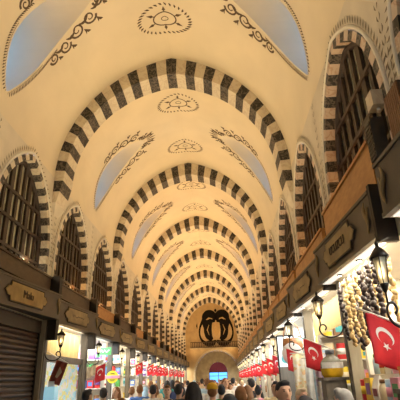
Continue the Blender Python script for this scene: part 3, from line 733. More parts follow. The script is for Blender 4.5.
# green sign, yellow round sign and beige cloth at the third / fourth shop on the left
gs = empty('hanging_sign', (XL + .1, 11.7, .76 + CZ)); tag(gs, 'small green sign hanging in the white shop beside the third post on the left', 'sign')
b = MB(); b.box(-.17, .17, -.015, .015, -.09, .09); b.build('board', cmat('green'), gs)
b = MB(); b.ribbon([(-.12, -.02), (-.08, .03), (-.04, -.03), (0, .03), (.05, -.03), (.12, .03)], .022, lambda u, v: (u, -.018, v)); b.build('lettering', WHT, gs)
ys = empty('round_sign', (XL + .28, 11.9, .14 + CZ)); tag(ys, 'yellow round sign with red band on a white stick above the crowd, left', 'sign')
b = MB(); b.prism([(.15 * math.cos(2 * PI * t / 24), .15 * math.sin(2 * PI * t / 24)) for t in range(24)], lambda u, v, t: (u, t, v), -.012, .012); b.build('disc', mat('bright_yellow', (.9, .78, .03), .5, var=.05), ys)
b = MB(); b.box(-.2, .2, -.022, -.014, -.035, .035); b.build('red_band', cmat('pink'), ys)
b = MB()
for zz, ww in ((.09, .1), (.07, .14), (-.07, .14), (-.095, .09)): b.box(-ww / 2, ww / 2, -.016, -.013, zz - .006, zz + .006)
b.build('lettering', INK, ys)
b = MB(); b.tube([(0, .02, .1), (0, .02, -.16 - CZ)], .012, 6); b.build('stick', POLEM, ys)
bc = MB(); n = 12
bc.add([(-.16 + .32 * i / n, .02 * math.sin(i * 1.1), -(.36 - .12 * i / n) * j - .14 * (1 - i / n) * (1 - j)) for j in (0, 1) for i in range(n + 1)], [(i, i + 1, n + 2 + i, n + 1 + i) for i in range(n)])
o = bc.build('hanging_cloth', fmat('beige'), None, (XL + .15, 10.27, .42 + CZ)); o.scale = (.8, .8, 1); o.modifiers.new('s', 'SOLIDIFY').thickness = .004; tag(o, 'beige cloth hanging beside the first red flag on the left', 'cloth')
# ------------------------------------------------------------------ goods
def jar(): 
    m = MB(); m.lathe([(.055, 0), (.062, .01), (.062, .14), (.045, .165), (.045, .17)], n=12); l = MB(); l.lathe([(.05, .17), (.05, .2), (.046, .205)], n=12); return m, l
def tin(): 
    m = MB(); m.lathe([(.06, 0), (.062, .004), (.062, .2), (.06, .205)], n=14); l = MB(); l.lathe([(.0635, .06), (.0635, .14)], n=14); return m, l
def carton():
    m = MB(); m.box(-.09, .09, -.05, .05, 0, .22); l = MB(); l.box(-.06, .06, -.053, -.05, .06, .17); return m, l
def packet():
    m = MB(); m.add([(-.08, -.04, 0), (.08, -.04, 0), (.08, .04, 0), (-.08, .04, 0), (-.085, -.045, .12), (.085, -.045, .12), (.085, .045, .12), (-.085, .045, .12), (-.075, -.005, .24), (.075, -.005, .24), (.075, .005, .24), (-.075, .005, .24)],
        [(3, 2, 1, 0), (0, 1, 5, 4), (1, 2, 6, 5), (2, 3, 7, 6), (3, 0, 4, 7), (4, 5, 9, 8), (5, 6, 10, 9), (6, 7, 11, 10), (7, 4, 8, 11), (8, 9, 10, 11)]); l = MB(); l.box(-.05, .05, -.05, -.044, .05, .12); return m, l
KIND = {'jar': (jar, 'lid'), 'tin': (tin, 'band'), 'carton': (carton, 'label_patch'), 'packet': (packet, 'label_patch')}
KM = {k: (f()[0].mesh(k, cmat('white')), f()[1].mesh(p, cmat('white')), p) for k, (f, p) in KIND.items()}
def goods(kind, c1, c2, loc, rz, label, group, s=1.0):
    a_, b_, pn_ = KM[kind]
    o = put(kind, a_, None, loc, rz); o.scale = (s, s, s); o.material_slots[0].link = 'OBJECT'; o.material_slots[0].material = cmat(c1)
    p_ = put(pn_, b_, o); p_.material_slots[0].link = 'OBJECT'; p_.material_slots[0].material = cmat(c2)
    tag(o, label, kind, group); return o
COLS = ['red', 'orange', 'yellow', 'green', 'blue', 'pale blue', 'pink', 'white', 'cream', 'brown', 'white', 'cream', 'maroon', 'teal', 'white', 'purple']
SHZ = [-1.0, -.55, -.12, .24, .6]
SHN = ['bottom', 'lower', 'middle', 'upper', 'top']
def shelf_unit(sg, y1, label, boards=SHZ, mt=SHOPW):
    X = WX[sg]; root = empty('shelf_unit', (X, y1 - .21, 0)); tag(root, label, 'shelf unit', 'shelf units in the shops')
    b = MB(); b.box(sg * .17, sg * .95, .155, .175, 0, .9 + CZ); b.build('back_panel', mt, root)
    for z in boards:
        b = MB(); b.box(sg * .17, sg * .95, -.15, .155, z + CZ - .02, z + CZ); b.build('shelf', mt, root)
    return root
for sg in (-1, 1):
    D = DIVS[sg]
    for k in range(1, len(D) - 2):
        y0, y1 = D[k], D[k + 1]
        if sg < 0 and k in (1, 2, 3): continue
        if sg > 0 and k == 1: continue
        n = k - 2 if sg < 0 else k
        shelf_unit(sg, y1, 'pale shelf unit of goods at the far side of the %s shop on the %s' % (ORD[n], side_word[sg]))
        near = y1 < 18
        for r, z in enumerate(SHZ):
            if (not near and r < 1): continue
            for j in range(4 if near else 3):
                kind = random.choice(list(KIND)); c1 = random.choice(COLS); c2 = random.choice(COLS)
                s = random.uniform(1.1, 1.3) if kind in ('jar', 'tin') else random.uniform(.85, .93)
                goods(kind, c1, c2, (WX[sg] + sg * (.26 + .185 * j), y1 - .21 - .03, z + CZ + .003), random.uniform(-.06, .06),
                      '%s %s, %s along the %s shelf of the %s shop, %s side' % (c1, kind, ORD[j], SHN[r], ORD[n], side_word[sg]), 'goods on the shop shelves', s)
# hanging strings of dried vegetables at the first shop on the right
def string_of(kind, c, loc, n, label):
    root = empty('dried_' + kind + '_string', loc); tag(root, label, 'string of dried vegetables', 'strings of dried vegetables')
    m = MB(); m.tube([(0, 0, 0), (0, 0, -.042 * n - .04)], .004, 5); m.build('cord', POLEM, root)
    pr = None
    for i in range(n):
        if pr is None:
            b = MB(); b.lathe([(.006, -.035), (.026, -.03), (.034, -.005), (.028, .02), (.012, .032), (.004, .036)], n=8); pr = p_ = b.build('dried_' + kind, c, root)
        else: p_ = pr.copy(); COL.objects.link(p_); p_.parent = root
        p_.location = (random.uniform(-.018, .018), random.uniform(-.018, .018), -.06 - .042 * i); p_.rotation_euler = (random.uniform(-.7, .7), random.uniform(-.7, .7), random.uniform(0, 6)); s = random.uniform(.8, 1.1); p_.scale = (s * .8, s * .8, s)
AUB = mat('dried_aubergine', (.035, .022, .022), .45, var=.3, scale=30); PEP = mat('dried_cream_pepper', (.62, .44, .2), .55, var=.25, scale=25); REDP = mat('dried_red_pepper', (.4, .06, .025), .5, var=.3, scale=25)
_k = 'aapapapaapapap'
strings = [({'a': 'aubergine', 'p': 'pepper', 'r': 'red_pepper'}[c_], {'a': AUB, 'p': PEP, 'r': REDP}[c_], 5.06 - .1 * i) for i, c_ in enumerate(_k)]
for i, (kd, m_, y) in enumerate(strings):
    nm = {'aubergine': 'black dried aubergines', 'pepper': 'cream dried peppers', 'red_pepper': 'dark red dried peppers'}[kd]
    string_of(kd, m_, (XR - (.10 if y > 3.75 else .03) + .07 * (i % 2), y, .99 + CZ), 14 + (i * 5) % 4, 'string of %s, %s from the far post, right shop' % (nm, ORD[i]))
for i, (kd, m_, y) in enumerate([('pepper', PEP, 3.12), ('aubergine', AUB, 2.98), ('pepper', PEP, 2.84), ('red_pepper', REDP, 2.7)]):
    nm = {'aubergine': 'black dried aubergines', 'pepper': 'cream dried peppers', 'red_pepper': 'dark red dried peppers'}[kd]
    string_of(kd, m_, (XR + .04, y, .99 + CZ), 13, 'string of %s, %s past the big lantern, right edge' % (nm, ORD[i]))
# counter and tiered stand with goods in the first shop on the right
ct = empty('display_counter', (XR - .1, 4.42, 0)); tag(ct, 'pale tiered display counter with goods in the first shop on the right', 'counter')
for k, (x0, x1, z) in enumerate(((.0, .16, -.24), (.16, .32, .0), (.32, .50, .22))):
    b = MB(); b.box(x0, x1, -.70, .62, 0, z + CZ); b.build('tier', SHOPW if k % 2 else SHOPB, ct)
TC = [['white', 'pink', 'pale blue', 'cream', 'white', 'yellow', 'red'], ['pale blue', 'white', 'teal', 'pink', 'white', 'cream', 'pale blue'], ['cream', 'blue', 'white', 'pink', 'brown', 'white', 'yellow']]
for k, (x, z) in enumerate(((.08, -.24), (.24, .0), (.41, .22))):
    for j in range(7):
        kind = ['packet', 'carton', 'tin', 'jar'][(j + k) % 4]
        goods(kind, TC[k][j], COLS[(j * 3 + k) % 16], (XR - .1 + x, 4.42 - .6 + .185 * j, z + CZ + .003), -PI / 2 + random.uniform(-.05, .05),
              '%s %s, %s from near end, %s tier of the right counter' % (TC[k][j], kind, ORD[j], ['front', 'middle', 'back'][k]), 'goods on the tiered counter', .95)
# jug of yellow on a wooden plinth before the post
pl = MB(); pl.box(-.12, .12, -.12, .12, 0, 1.70); pl.box(-.15, .15, -.15, .15, 1.70, 1.735); o = pl.build('plinth', POSTD, None, (1.31, 5.62, 0)); tag(o, 'grey brown wooden plinth carrying the yellow jug beyond the right post', 'plinth')
jg = empty('glass_jug', (1.31, 5.62, 1.735)); tag(jg, 'big glass jug of yellow liquid with white label on the plinth', 'jug')
b = MB(); b.lathe([(.105, 0), (.125, .03), (.132, .09), (.132, .10)], n=18); b.build('yellow_filling', mat('yellow_liquid', (.85, .5, .02), .25, var=.1), jg)
b = MB(); b.lathe([(.1325, .10), (.13, .16), (.09, .215), (.05, .235), (.046, .26)], n=18); b.build('neck', mat('smoky_glass', (.42, .42, .34), .12, var=.1, trans=.4), jg)
b = MB(); b.lathe([(.052, .255), (.056, .26), (.056, .30), (.05, .305)], n=14); b.build('cap', mat('grey_cap', (.13, .14, .17), .4, var=0), jg)
b = MB(); pts = [(.137 * math.sin(a_), -.137 * math.cos(a_)) for a_ in [(-1.2 + 2.4 * t / 12) for t in range(13)]]
b.add([(x, y, .1) for x, y in pts] + [(x, y, .165) for x, y in pts], [(i, i + 1, 14 + i, 13 + i) for i in range(12)]); b.build('label_patch', cmat('white'), jg)
ob = MB(); ob.box(-.12, .12, -.09, .09, 0, .13); ob.box(-.125, .125, -.095, .095, .13, .15)
o = ob.build('carton', mat('bright_orange', (.95, .33, .01), .5, var=.08), None, (1.40, 3.36, -.10 + CZ)); tag(o, 'bright orange carton on a dark stand at the right edge', 'carton')
st = empty('slatted_stand', (1.40, 3.36, 0)); tag(st, 'dark slatted wooden stand under the orange carton at right', 'stand')
b = MB(); b.box(-.16, .16, -.16, .16, 1.62, 1.65); b.build('top', POSTD, st)
for k in range(7):
    b = MB(); b.box(-.15, -.13, -.15 + .043 * k, -.135 + .043 * k, .07, 1.62); b.build('slat', POSTD, st)
for e in (-1, 1):
    b = MB(); b.box(.12, .15, e * .15 - .015, e * .15 + .015, 0, 1.62); b.build('leg', POSTD, st)
b = MB(); b.box(-.15, .15, -.15, .15, .04, .07); b.build('base_board', POSTD, st)
# blue bag hanging and white scarves in the second shop on the right
bg = empty('shoulder_bag', (XR + .12, 4.98, .66 + CZ)); tag(bg, 'dark blue shoulder bag hanging behind the right post above the counter', 'bag')
b = MB(); b.lathe([(.05, -.22), (.085, -.2), (.09, -.1), (.07, -.02), (.05, 0)], n=12); b.build('pouch', fmat('navy'), bg)
b = MB(); b.tube([(-.05, 0, -.03), (-.03, 0, .14), (0, 0, .3), (.03, 0, .14), (.05, 0, -.03)], .008, 6); b.build('strap', fmat('navy'), bg)
def scarf(loc, rz, w, l, mt, label, prints=None):
    root = empty('hanging_scarf', loc, rz); tag(root, label, 'scarf', 'scarves hanging in the second right shop'); c = MB(); n = 16
    vs = [(-w / 2 + w * i / n, .018 * math.sin(i * 1.3 + j * .7), -l * j / 8) for j in range(9) for i in range(n + 1)]
    c.add(vs, [(j * (n + 1) + i, j * (n + 1) + i + 1, (j + 1) * (n + 1) + i + 1, (j + 1) * (n + 1) + i) for j in range(8) for i in range(n)], 0, True); o = c.build('cloth', mt, root); o.modifiers.new('s', 'SOLIDIFY').thickness = .004
    b = MB(); b.tube([(-w / 2 - .04, 0, .008), (w / 2 + .04, 0, .008)], .01, 6); b.tube([(0, 0, .008), (0, 0, .07)], .006, 5); b.build('hanger', POLEM, root)
    return root
PRN = poster_mat('pale_print', [(.8, .8, .78), (.78, .8, .82), (.55, .62, .78), (.82, .8, .75), (.8, .78, .76), (.6, .5, .7)], 16)
PRN.node_tree.nodes['Principled BSDF'].inputs['Emission Strength'].default_value = 0
PRN2 = poster_mat('warm_print', [(.82, .78, .66), (.8, .55, .3), (.8, .72, .5), (.82, .8, .74), (.75, .66, .4), (.8, .76, .66)], 14)
PRN2.node_tree.nodes['Principled BSDF'].inputs['Emission Strength'].default_value = 0
SC_ = [(1.30, 6.0, .26, .24, 1.3, PRN, 'white scarf with violet blue print, nearest of the hanging scarves on the right'), (1.33, 6.8, .24, .26, 1.2, fmat('white'), 'plain white scarf hanging behind the printed scarf on the right'),
       (1.38, 6.45, .34, .28, 1.2, fmat('pale blue'), 'pale blue scarf hanging in the second shop on the right'), (1.27, 7.35, .34, .3, .9, PRN2, 'cream scarf with orange print beside the third right flag'), (1.38, 7.05, .3, .26, 1.2, fmat('white'), 'white scarf hung between pale blue and cream scarves on the right')]
for x, y, z, w, l, m_, lb in SC_: scarf((x, y, z + CZ), .15, w, l, m_, lb)
# baskets and plate at the third shop on the right, white glass panel
bk_ = empty('hanging_basket', (1.32, 8.45, .66 + CZ)); tag(bk_, 'orange brown woven basket hanging in the third shop on the right', 'basket')
b = MB(); b.lathe([(.1, -.3), (.16, -.26), (.19, -.12), (.17, 0), (.15, .0), (.165, -.12), (.14, -.24), (.09, -.27)], n=18); b.build('bowl', wood('wicker', (.3, .11, .03), (.5, .22, .07), (9, 9, 26)), bk_)
b = MB(); b.tube([(-.17, 0, 0), (-.12, 0, .2), (0, 0, .33), (.12, 0, .2), (.17, 0, 0)], .01, 6); b.build('handle', MATS['wicker'], bk_)
pt = MB(); pt.lathe([(.02, 0), (.12, .012), (.17, .035), (.175, .04), (.12, .02), (.02, .01)], n=24); pt.lathe([(.172, .038), (.185, .046), (.178, .05)], n=24, mi=1)
o = pt.build('hanging_plate', [mat('dark_glaze', (.02, .02, .03), .25, var=.1), WHT], None, (1.25, 8.2, .38 + CZ)); o.rotation_euler = (PI / 2, 0, 0); tag(o, 'dark round plate with white rim hanging beside the third right flag', 'plate')
gp = empty('glass_screen', (1.22, 9.7, 0)); tag(gp, 'white lit glass screen with round teal badge at the third right shop', 'screen')
b = MB(); b.box(-.02, .3, -.01, .01, 1.95, .8 + CZ); b.build('panel', mat('frosted_lit_glass', (.6, .72, .74), .3, var=0, emit=(.75, .9, .95), estr=.3), gp)
b = MB(); b.box(-.02, .3, -.012, .012, 0, 1.95); b.build('lower_panel', POSTD, gp)
b = MB(); b.prism([(.12 + .09 * math.cos(2 * PI * t / 20), .36 + CZ + .09 * math.sin(2 * PI * t / 20)) for t in range(20)], lambda u, v, t: (u, t, v), -.016, -.011); b.build('badge', cmat('teal'), gp)
b = MB(); b.box(-.05, -.02, -.02, .02, 0, .82 + CZ); b.box(.3, .33, -.02, .02, 0, .82 + CZ); b.box(-.02, .3, -.02, .02, .8 + CZ, .83 + CZ); b.build('frame', IRON, gp)
# speaker, junction box and slatted shutter high on the right wall near the camera
sp = empty('loudspeaker', (XR, 3.36, 1.92 + CZ)); tag(sp, 'narrow dark louvred loudspeaker box fixed high on the right wall', 'loudspeaker')
b = MB(); b.box(0, -.12, -.07, .07, -.22, .16); b.build('cabinet', mat('speaker_dark', (.055, .05, .04), .5, var=.15), sp)
for k in range(9):
    b = MB(); b.box(-.125, -.12, -.06, .06, -.2 + .038 * k, -.18 + .038 * k); b.build('louvre', IRON, sp)
jb = empty('junction_box', (XR, 3.24, 2.20 + CZ)); tag(jb, 'beige junction box above the loudspeaker on the right wall', 'junction box')
b = MB(); b.box(0, -.11, -.07, .07, -.07, .08); b.build('cover', WHITEST, jb); b = MB(); b.tube([(-.04, .0, -.07), (-.04, 0, -.1)], .02, 8); b.build('conduit', POLEM, jb)
ws = empty('wooden_shutter', (XR, 2.98, 1.72 + CZ)); tag(ws, 'brown slatted wooden shutter on the wall at the right edge', 'shutter')
b = MB(); b.box(-.02, -.05, -.17, .10, -.1, .38); b.build('backboard', AWOODD, ws)
for k in range(8):
    b = MB(); b.box(-.05, -.062, -.165 + .033 * k, -.142 + .033 * k, -.1, .38); b.build('slat', wood('shutter_slat', (.16, .07, .03), (.24, .11, .05)) if k == 0 else MATS['shutter_slat'], ws)
# ------------------------------------------------------------------ people
def remesh(mb, name, mats, vox, smooth=6):
    me = mb.mesh(name, mats); o = bpy.data.objects.new(name, me); COL.objects.link(o)
    r = o.modifiers.new('r', 'REMESH'); r.mode = 'VOXEL'; r.voxel_size = vox; r.use_smooth_shade = True
    s = o.modifiers.new('s', 'SMOOTH'); s.factor = .5; s.iterations = smooth
    dg = bpy.context.evaluated_depsgraph_get(); out = bpy.data.meshes.new_from_object(o.evaluated_get(dg)); bpy.data.objects.remove(o)
    out.name = name; out.materials.clear()
    for m in (mats if isinstance(mats, list) else [mats]): out.materials.append(m)
    return out
def limb(mb, chain, grow=0.0):
    pts = []; rs = []
    for (p0, r0), (p1, r1) in zip(chain, chain[1:]):
        for t in range(6): f = t / 6; pts.append(Vector(p0).lerp(Vector(p1), f)); rs.append(r0 + (r1 - r0) * f + grow)
    pts.append(Vector(chain[-1][0])); rs.append(chain[-1][1] + grow); mb.tube(pts, rs, 12)
    for p, r in chain: mb.ball(p, r + grow, 12, 8)
def person_meshes(pose, fem):
    k = .92 if fem else 1.0
    sh = .185 * k
    stride = .13 if pose != 'stand' else .03
    hipz, kn, an = .93, .5, .08
    legs = {}
    for s in (-1, 1):
        dy = s * stride
        legs[s] = [((s * .09, 0, hipz), .095), ((s * .095, -dy * .6 - .02, kn), .062), ((s * .1, dy * .2 - dy * .9 + .02, an + .02), .042)]
    arms = {}
    for s in (-1, 1):
        if pose == 'phone' or (pose == 'onephone' and s == 1): arms[s] = [((s * sh, .0, 1.42), .055 * k), ((s * (sh + .05), -.2, 1.28), .043 * k), ((s * .07, -.36, 1.47), .032 * k)]
        else: arms[s] = [((s * sh, 0, 1.42), .055 * k), ((s * (sh + .06), .03 + s * .04, 1.14), .043 * k), ((s * (sh + .05), -.07 + s * .06, .90), .031 * k)]
    body = MB()
    for s in (-1, 1):
        limb(body, legs[s]); limb(body, arms[s])
        a_ = legs[s][2][0]; limb(body, [((a_[0], a_[1] + .03, .05), .042), ((a_[0] + s * .015, a_[1] - .13, .035), .035)])
        el, w_ = Vector(arms[s][1][0]), Vector(arms[s][2][0]); d = (w_ - el).normalized(); side = Vector((0, 1, 0)) if abs(d.z) > .6 else Vector((0, 0, 1))
        side = (side - d * side.dot(d)).normalized(); nrm = d.cross(side)
        palm = w_ + d * .075
        limb(body, [(tuple(w_), .028), (tuple(palm), .03)]); limb(body, [(tuple(w_ + d * .03 + side * .015), .022), (tuple(palm + side * .022), .02)]); limb(body, [(tuple(w_ + d * .03 - side * .015), .022), (tuple(palm - side * .022), .02)])
        curl = nrm * (-s * .02)
        for q, ln in ((-.032, .058), (-.011, .072), (.011, .068), (.032, .052)):
            p0 = palm + side * q; p1 = p0 + d * ln * .55 + side * q * .18 + curl * .3; p2 = p1 + d * ln * .5 + curl; limb(body, [(tuple(p0), .0105), (tuple(p1), .0095), (tuple(p2), .008)])
        t0 = w_ + d * .035 - side * .03; t1 = t0 + d * .03 - side * .028 + curl * .3; limb(body, [(tuple(t0), .013), (tuple(t1), .011), (tuple(t1 + d * .03 - side * .006 + curl * .5), .009)])
    body.ball((0, 0, .97), (.155, .105, .12)); body.ball((0, .0, 1.12), (.135 * k, .095, .16)); body.ball((0, .0, 1.32), (.165 * k, .11, .17)); body.ball((0, .01, 1.43), (.16 * k, .07, .06))
    limb(body, [((0, .015, 1.45), .056 * k), ((0, .0, 1.56), .05 * k)])
    body.ball((0, .0, 1.635), (.073, .094, .108), 20, 14); body.ball((0, -.03, 1.59), (.055, .062, .07), 16, 10)
    limb(body, [((0, -.088, 1.645), .011), ((0, -.106, 1.612), .014)]); body.ball((0, -.085, 1.572), (.024, .012, .008)); body.ball((0, -.08, 1.535), (.024, .02, .018))
    for s in (-1, 1): body.ball((s * .078, .012, 1.625), (.012, .022, .032)); body.ball((s * .03, -.082, 1.668), (.02, .012, .006))
    bm_ = remesh(body, 'person_body', SKIN[0], .0115, 4)
    sh_ = MB(); g = .014
    for s in (-1, 1): limb(sh_, [arms[s][0], arms[s][1]] if pose != 'stand' else [arms[s][0], arms[s][1], (tuple(Vector(arms[s][1][0]).lerp(Vector(arms[s][2][0]), .75)), .036)], g)
    sh_.ball((0, 0, .99), (.165, .118, .13)); sh_.ball((0, .0, 1.12), (.15 * k, .112, .18)); sh_.ball((0, .0, 1.32), (.18 * k, .124, .175)); sh_.ball((0, .01, 1.43), (.175 * k, .085, .065))
    if fem:
        for s in (-1, 1): sh_.ball((s * .075, -.075, 1.3), (.07, .065, .07))
    shm = remesh(sh_, 'shirt', fmat('white'), .016, 4)
    tr = MB()
    for s in (-1, 1): limb(tr, [legs[s][0], legs[s][1], (tuple(Vector(legs[s][1][0]).lerp(Vector(legs[s][2][0]), .85)), .052)], .014)
    tr.ball((0, 0, .95), (.163, .116, .11)); trm = remesh(tr, 'trousers', fmat('navy'), .018, 4)
    so = MB()
    for s in (-1, 1):
        a_ = legs[s][2][0]; so.ball((a_[0] + s * .006, a_[1] - .05, .05), (.055, .14, .052), 14, 8)
    shoes = so.mesh('shoes', fmat('black'))
    eyes = []
    for s in (-1, 1):
        ey = MB(); ey.ball((s * .03, -.088, 1.648), (.011, .006, .005)); ey.tube([(s * .046, -.083, 1.664), (s * .03, -.091, 1.668), (s * .014, -.092, 1.664)], .0028, 5)
        ey.tube([(s * .03, -.088, 1.648), (s * .03, -.089, 1.668)], .003, 5); eyes.append(remesh(ey, 'eye', fmat('black'), .003, 2))
    mo = MB(); mo.ball((0, -.0985, 1.572), (.022, .005, .006)); mouth = mo.mesh('mouth', mat('lip', (.4, .14, .11), .5, var=0))
    return dict(body=bm_, shirt=shm, trousers=trm, shoes=shoes, eye=eyes[0], eye2=eyes[1], mouth=mouth)
def hair_mesh(style):
    h = MB()
    if style == 'short':
        h.ball((0, .018, 1.665), (.079, .094, .084), 20, 12); h.ball((0, .045, 1.63), (.078, .07, .08), 16, 10); h.ball((0, -.05, 1.725), (.055, .04, .03))
    elif style == 'long':
        h.ball((0, .02, 1.666), (.083, .098, .086), 20, 12); limb(h, [((0, .06, 1.64), .082), ((0, .085, 1.5), .085), ((0, .1, 1.33), .06)])
        for s in (-1, 1): limb(h, [((s * .06, .03, 1.64), .042), ((s * .085, .03, 1.5), .045), ((s * .09, .03, 1.36), .03)])
    elif style == 'bun':
        h.ball((0, .02, 1.668), (.083, .096, .09), 20, 12); h.ball((0, .1, 1.74), .045); h.ball((0, .05, 1.62), (.075, .06, .075))
    elif style == 'scarf':
        h.ball((0, .02, 1.66), (.092, .106, .108), 20, 12); limb(h, [((0, .05, 1.6), .09), ((0, .05, 1.48), .1)]); h.ball((0, .03, 1.43), (.14, .1, .06)); limb(h, [((-.07, -.03, 1.56), .03), ((0, -.075, 1.49), .035), ((.07, -.03, 1.56), .03)])
    m = remesh(h, 'hair', fmat('black'), .012, 5)
    return m
HAIR = {s: hair_mesh(s) for s in ('short', 'long', 'bun', 'scarf')}
cap_ = MB(); cap_.lathe([(.096, 0), (.098, .02), (.09, .06), (.06, .092), (.012, .104)], (0, .012, 1.672), 20); cap_.add([(-.07, -.07, 1.682), (.07, -.07, 1.682), (.06, -.16, 1.668), (-.06, -.16, 1.668), (-.07, -.07, 1.69), (.07, -.07, 1.69), (.06, -.16, 1.676), (-.06, -.16, 1.676)], [(3, 2, 1, 0), (4, 5, 6, 7), (0, 1, 5, 4), (1, 2, 6, 5), (2, 3, 7, 6), (3, 0, 4, 7)])
CAP = cap_.mesh('cap', fmat('mustard'))
ph_ = MB(); ph_.box(-.038, .038, -.50, -.492, 1.50, 1.655); PHONE = ph_.mesh('phone', fmat('black'))
pk_ = MB(); pk_.ball((0, .17, 1.25), (.14, .09, .2), 16, 12)
for s in (-1, 1): limb(pk_, [((s * .1, .12, 1.4), .02), ((s * .11, -.02, 1.475), .02), ((s * .12, -.125, 1.34), .02), ((s * .13, -.02, 1.1), .02), ((s * .1, .12, 1.1), .02)])
PACK = remesh(pk_, 'backpack', fmat('grey'), .014, 4)
BODY = {(p_, f_): person_meshes(p_, f_) for p_ in ('walk', 'stand', 'phone') for f_ in (False, True)}
def omat(o, m): o.material_slots[0].link = 'OBJECT'; o.material_slots[0].material = m
np_ = 0
def person(x, y, h, face, pose, fem, hair, hc, shirt, trou, label, group=None, cap=None, pack=None, skin=0, small=False):
    ms = BODY[(pose, fem)]; s = h / 1.745
    o = put('person', ms['body'], None, (x, y, 0), face); o.scale = (s, s, s); omat(o, SKIN[skin]); tag(o, label, 'person', group or 'shoppers in the crowd')
    for k in ('shirt', 'trousers', 'shoes') + (() if small else ('eye', 'eye2', 'mouth')):
        c = put(k.replace('2', ''), ms[k], o)
        if k == 'shirt': omat(c, fmat(shirt))
        if k == 'trousers': omat(c, fmat(trou))
    c = put('headscarf' if hair == 'scarf' else 'hair', HAIR[hair], o); omat(c, fmat(hc))
    if cap: c = put('cap', CAP, o); omat(c, fmat(cap))
    if pack: c = put('backpack', PACK, o); omat(c, fmat(pack))
    return o
B = PI                                                     # facing away from the camera
# x, y, height, facing, pose, woman, hair, hair colour, shirt, trousers, label, extras
NEAR = [
 (.61, 4.8, 1.72, .25, 'stand', False, 'short', 'black', 'grey', 'navy', 'dark haired man in grey walking toward the camera, right of centre', {}),
 (.78, 7.0, 1.70, -.2, 'walk', False, 'short', 'black', 'cream', 'navy', 'dark haired man in cream shirt facing the camera, behind the man in grey', {}),
 (.05, 4.0, 1.63, B, 'stand', False, 'short', 'black', 'black', 'black', 'black haired person seen from behind, nearest head at bottom centre', {}),
 (-.39, 6.2, 1.73, B + .1, 'walk', True, 'long', 'black', 'black', 'black', 'woman with long black hair and black top seen from behind', {}),
 (-.17, 7.6, 1.68, B - .1, 'walk', False, 'short', 'brown', 'grey', 'navy', 'person in mustard yellow cap and grey top seen from behind', {'cap': 'mustard'}),
 (1.10, 4.45, 1.64, B + .5, 'stand', False, 'short', 'grey', 'black', 'black', 'grey haired man in black before the right counter, by the plinth', {}),
 (.68, 3.98, 1.60, B, 'stand', True, 'short', 'black', 'black', 'navy', 'dark haired person in black, only the crown showing at lower right', {}),
 (1.05, 6.4, 1.61, .5, 'stand', False, 'short', 'beige', 'pink', 'beige', 'fair haired person in pink beside the scarves on the right', {}),
 (-.9, 7.6, 1.69, .1, 'walk', False, 'short', 'brown', 'white', 'navy', 'brown haired man in white shirt walking toward the camera, left of centre', {}),
 (-.66, 7.1, 1.71, B - .3, 'phone', False, 'short', 'black', 'black', 'navy', 'person in black raising both arms to take a photo', {}),
 (-1.19, 8.0, 1.70, B + .2, 'walk', False, 'short', 'black', 'white', 'beige', 'man in white shirt with black backpack seen from behind, left side', {'pack': 'black'}),
 (-1.59, 9.0, 1.70, B, 'walk', False, 'short', 'brown', 'blue', 'navy', 'person in blue shirt seen from behind on the left side', {}),
 (-1.91, 7.5, 1.68, B + .3, 'walk', False, 'short', 'black', 'black', 'black', 'person in black below the yellow round sign, left', {}),
 (-1.96, 8.6, 1.68, -.3, 'walk', True, 'long', 'brown', 'white', 'navy', 'woman with long brown hair and white top under the yellow sign', {}),
 (-2.31, 8.0, 1.66, B - .4, 'stand', False, 'short', 'black', 'brown', 'black', 'person in brown standing at the backlit window, far left', {}),
 (.22, 6.0, 1.66, B, 'walk', False, 'short', 'brown', 'grey', 'olive', 'brown haired person in pale grey shirt behind, just right of centre', {'pack': 'olive'}),
 (.41, 8.0, 1.65, B + .2, 'walk', True, 'long', 'brown', 'cream', 'beige', 'woman with long brown hair and cream top, right of centre', {}),
 (.67, 11.0, 1.75, B, 'walk', False, 'short', 'black', 'black', 'navy', 'tall dark haired man in black further back, right of centre', {}),
 (.63, 8.5, 1.62, B - .2, 'walk', True, 'bun', 'black', 'pink', 'navy', 'woman with black hair bun and pink top', {}),
 (-.03, 9.0, 1.66, B, 'walk', False, 'short', 'black', 'green', 'navy', 'dark haired person in green shirt beside the yellow cap', {}),
 (-1.88, 9.7, 1.66, B + .1, 'walk', False, 'short', 'brown', 'white', 'black', 'person with brown hair and white shirt by the fourth left shop', {}),
 (.36, 5.5, 1.52, B, 'walk', True, 'scarf', 'grey', 'grey', 'black', 'woman in grey headscarf seen from behind near the bottom edge', {}),
 (-.75, 5.3, 1.50, B, 'walk', True, 'bun', 'brown', 'white', 'navy', 'short woman with brown bun and white top, bottom edge', {}),
 (-1.35, 6.3, 1.56, B - .1, 'walk', True, 'long', 'brown', 'beige', 'brown', 'woman with long brown hair and beige top, lower left', {}),
 (1.02, 9.35, 1.66, B + .4, 'stand', True, 'bun', 'brown', 'teal', 'navy', 'woman in teal top standing by the right shops', {}),
]
NEAR = [(a_[0] * 1.22, a_[1] * 1.22, a_[2] - (CZ - a_[2]) * .22) + a_[3:] if a_[1] > 6.9 and a_[1] < 9.8 and a_[0] > -2.2 and abs(a_[0]) > .2 and a_[0] < .9 else a_ for a_ in NEAR]
for x, y, h, fc, po, fe, ha, hc, sh, tr, lb, kw in NEAR: person(x, y, h, fc, po, fe, ha, hc, sh, tr, lb, **kw)
ph = put('phone', PHONE, None, (-.66 * 1.22, 7.1 * 1.22, 0), B - .3); tag(ph, 'black phone held up by the person in black taking a photo', 'phone')
rnd = random.Random(11)
spots = []
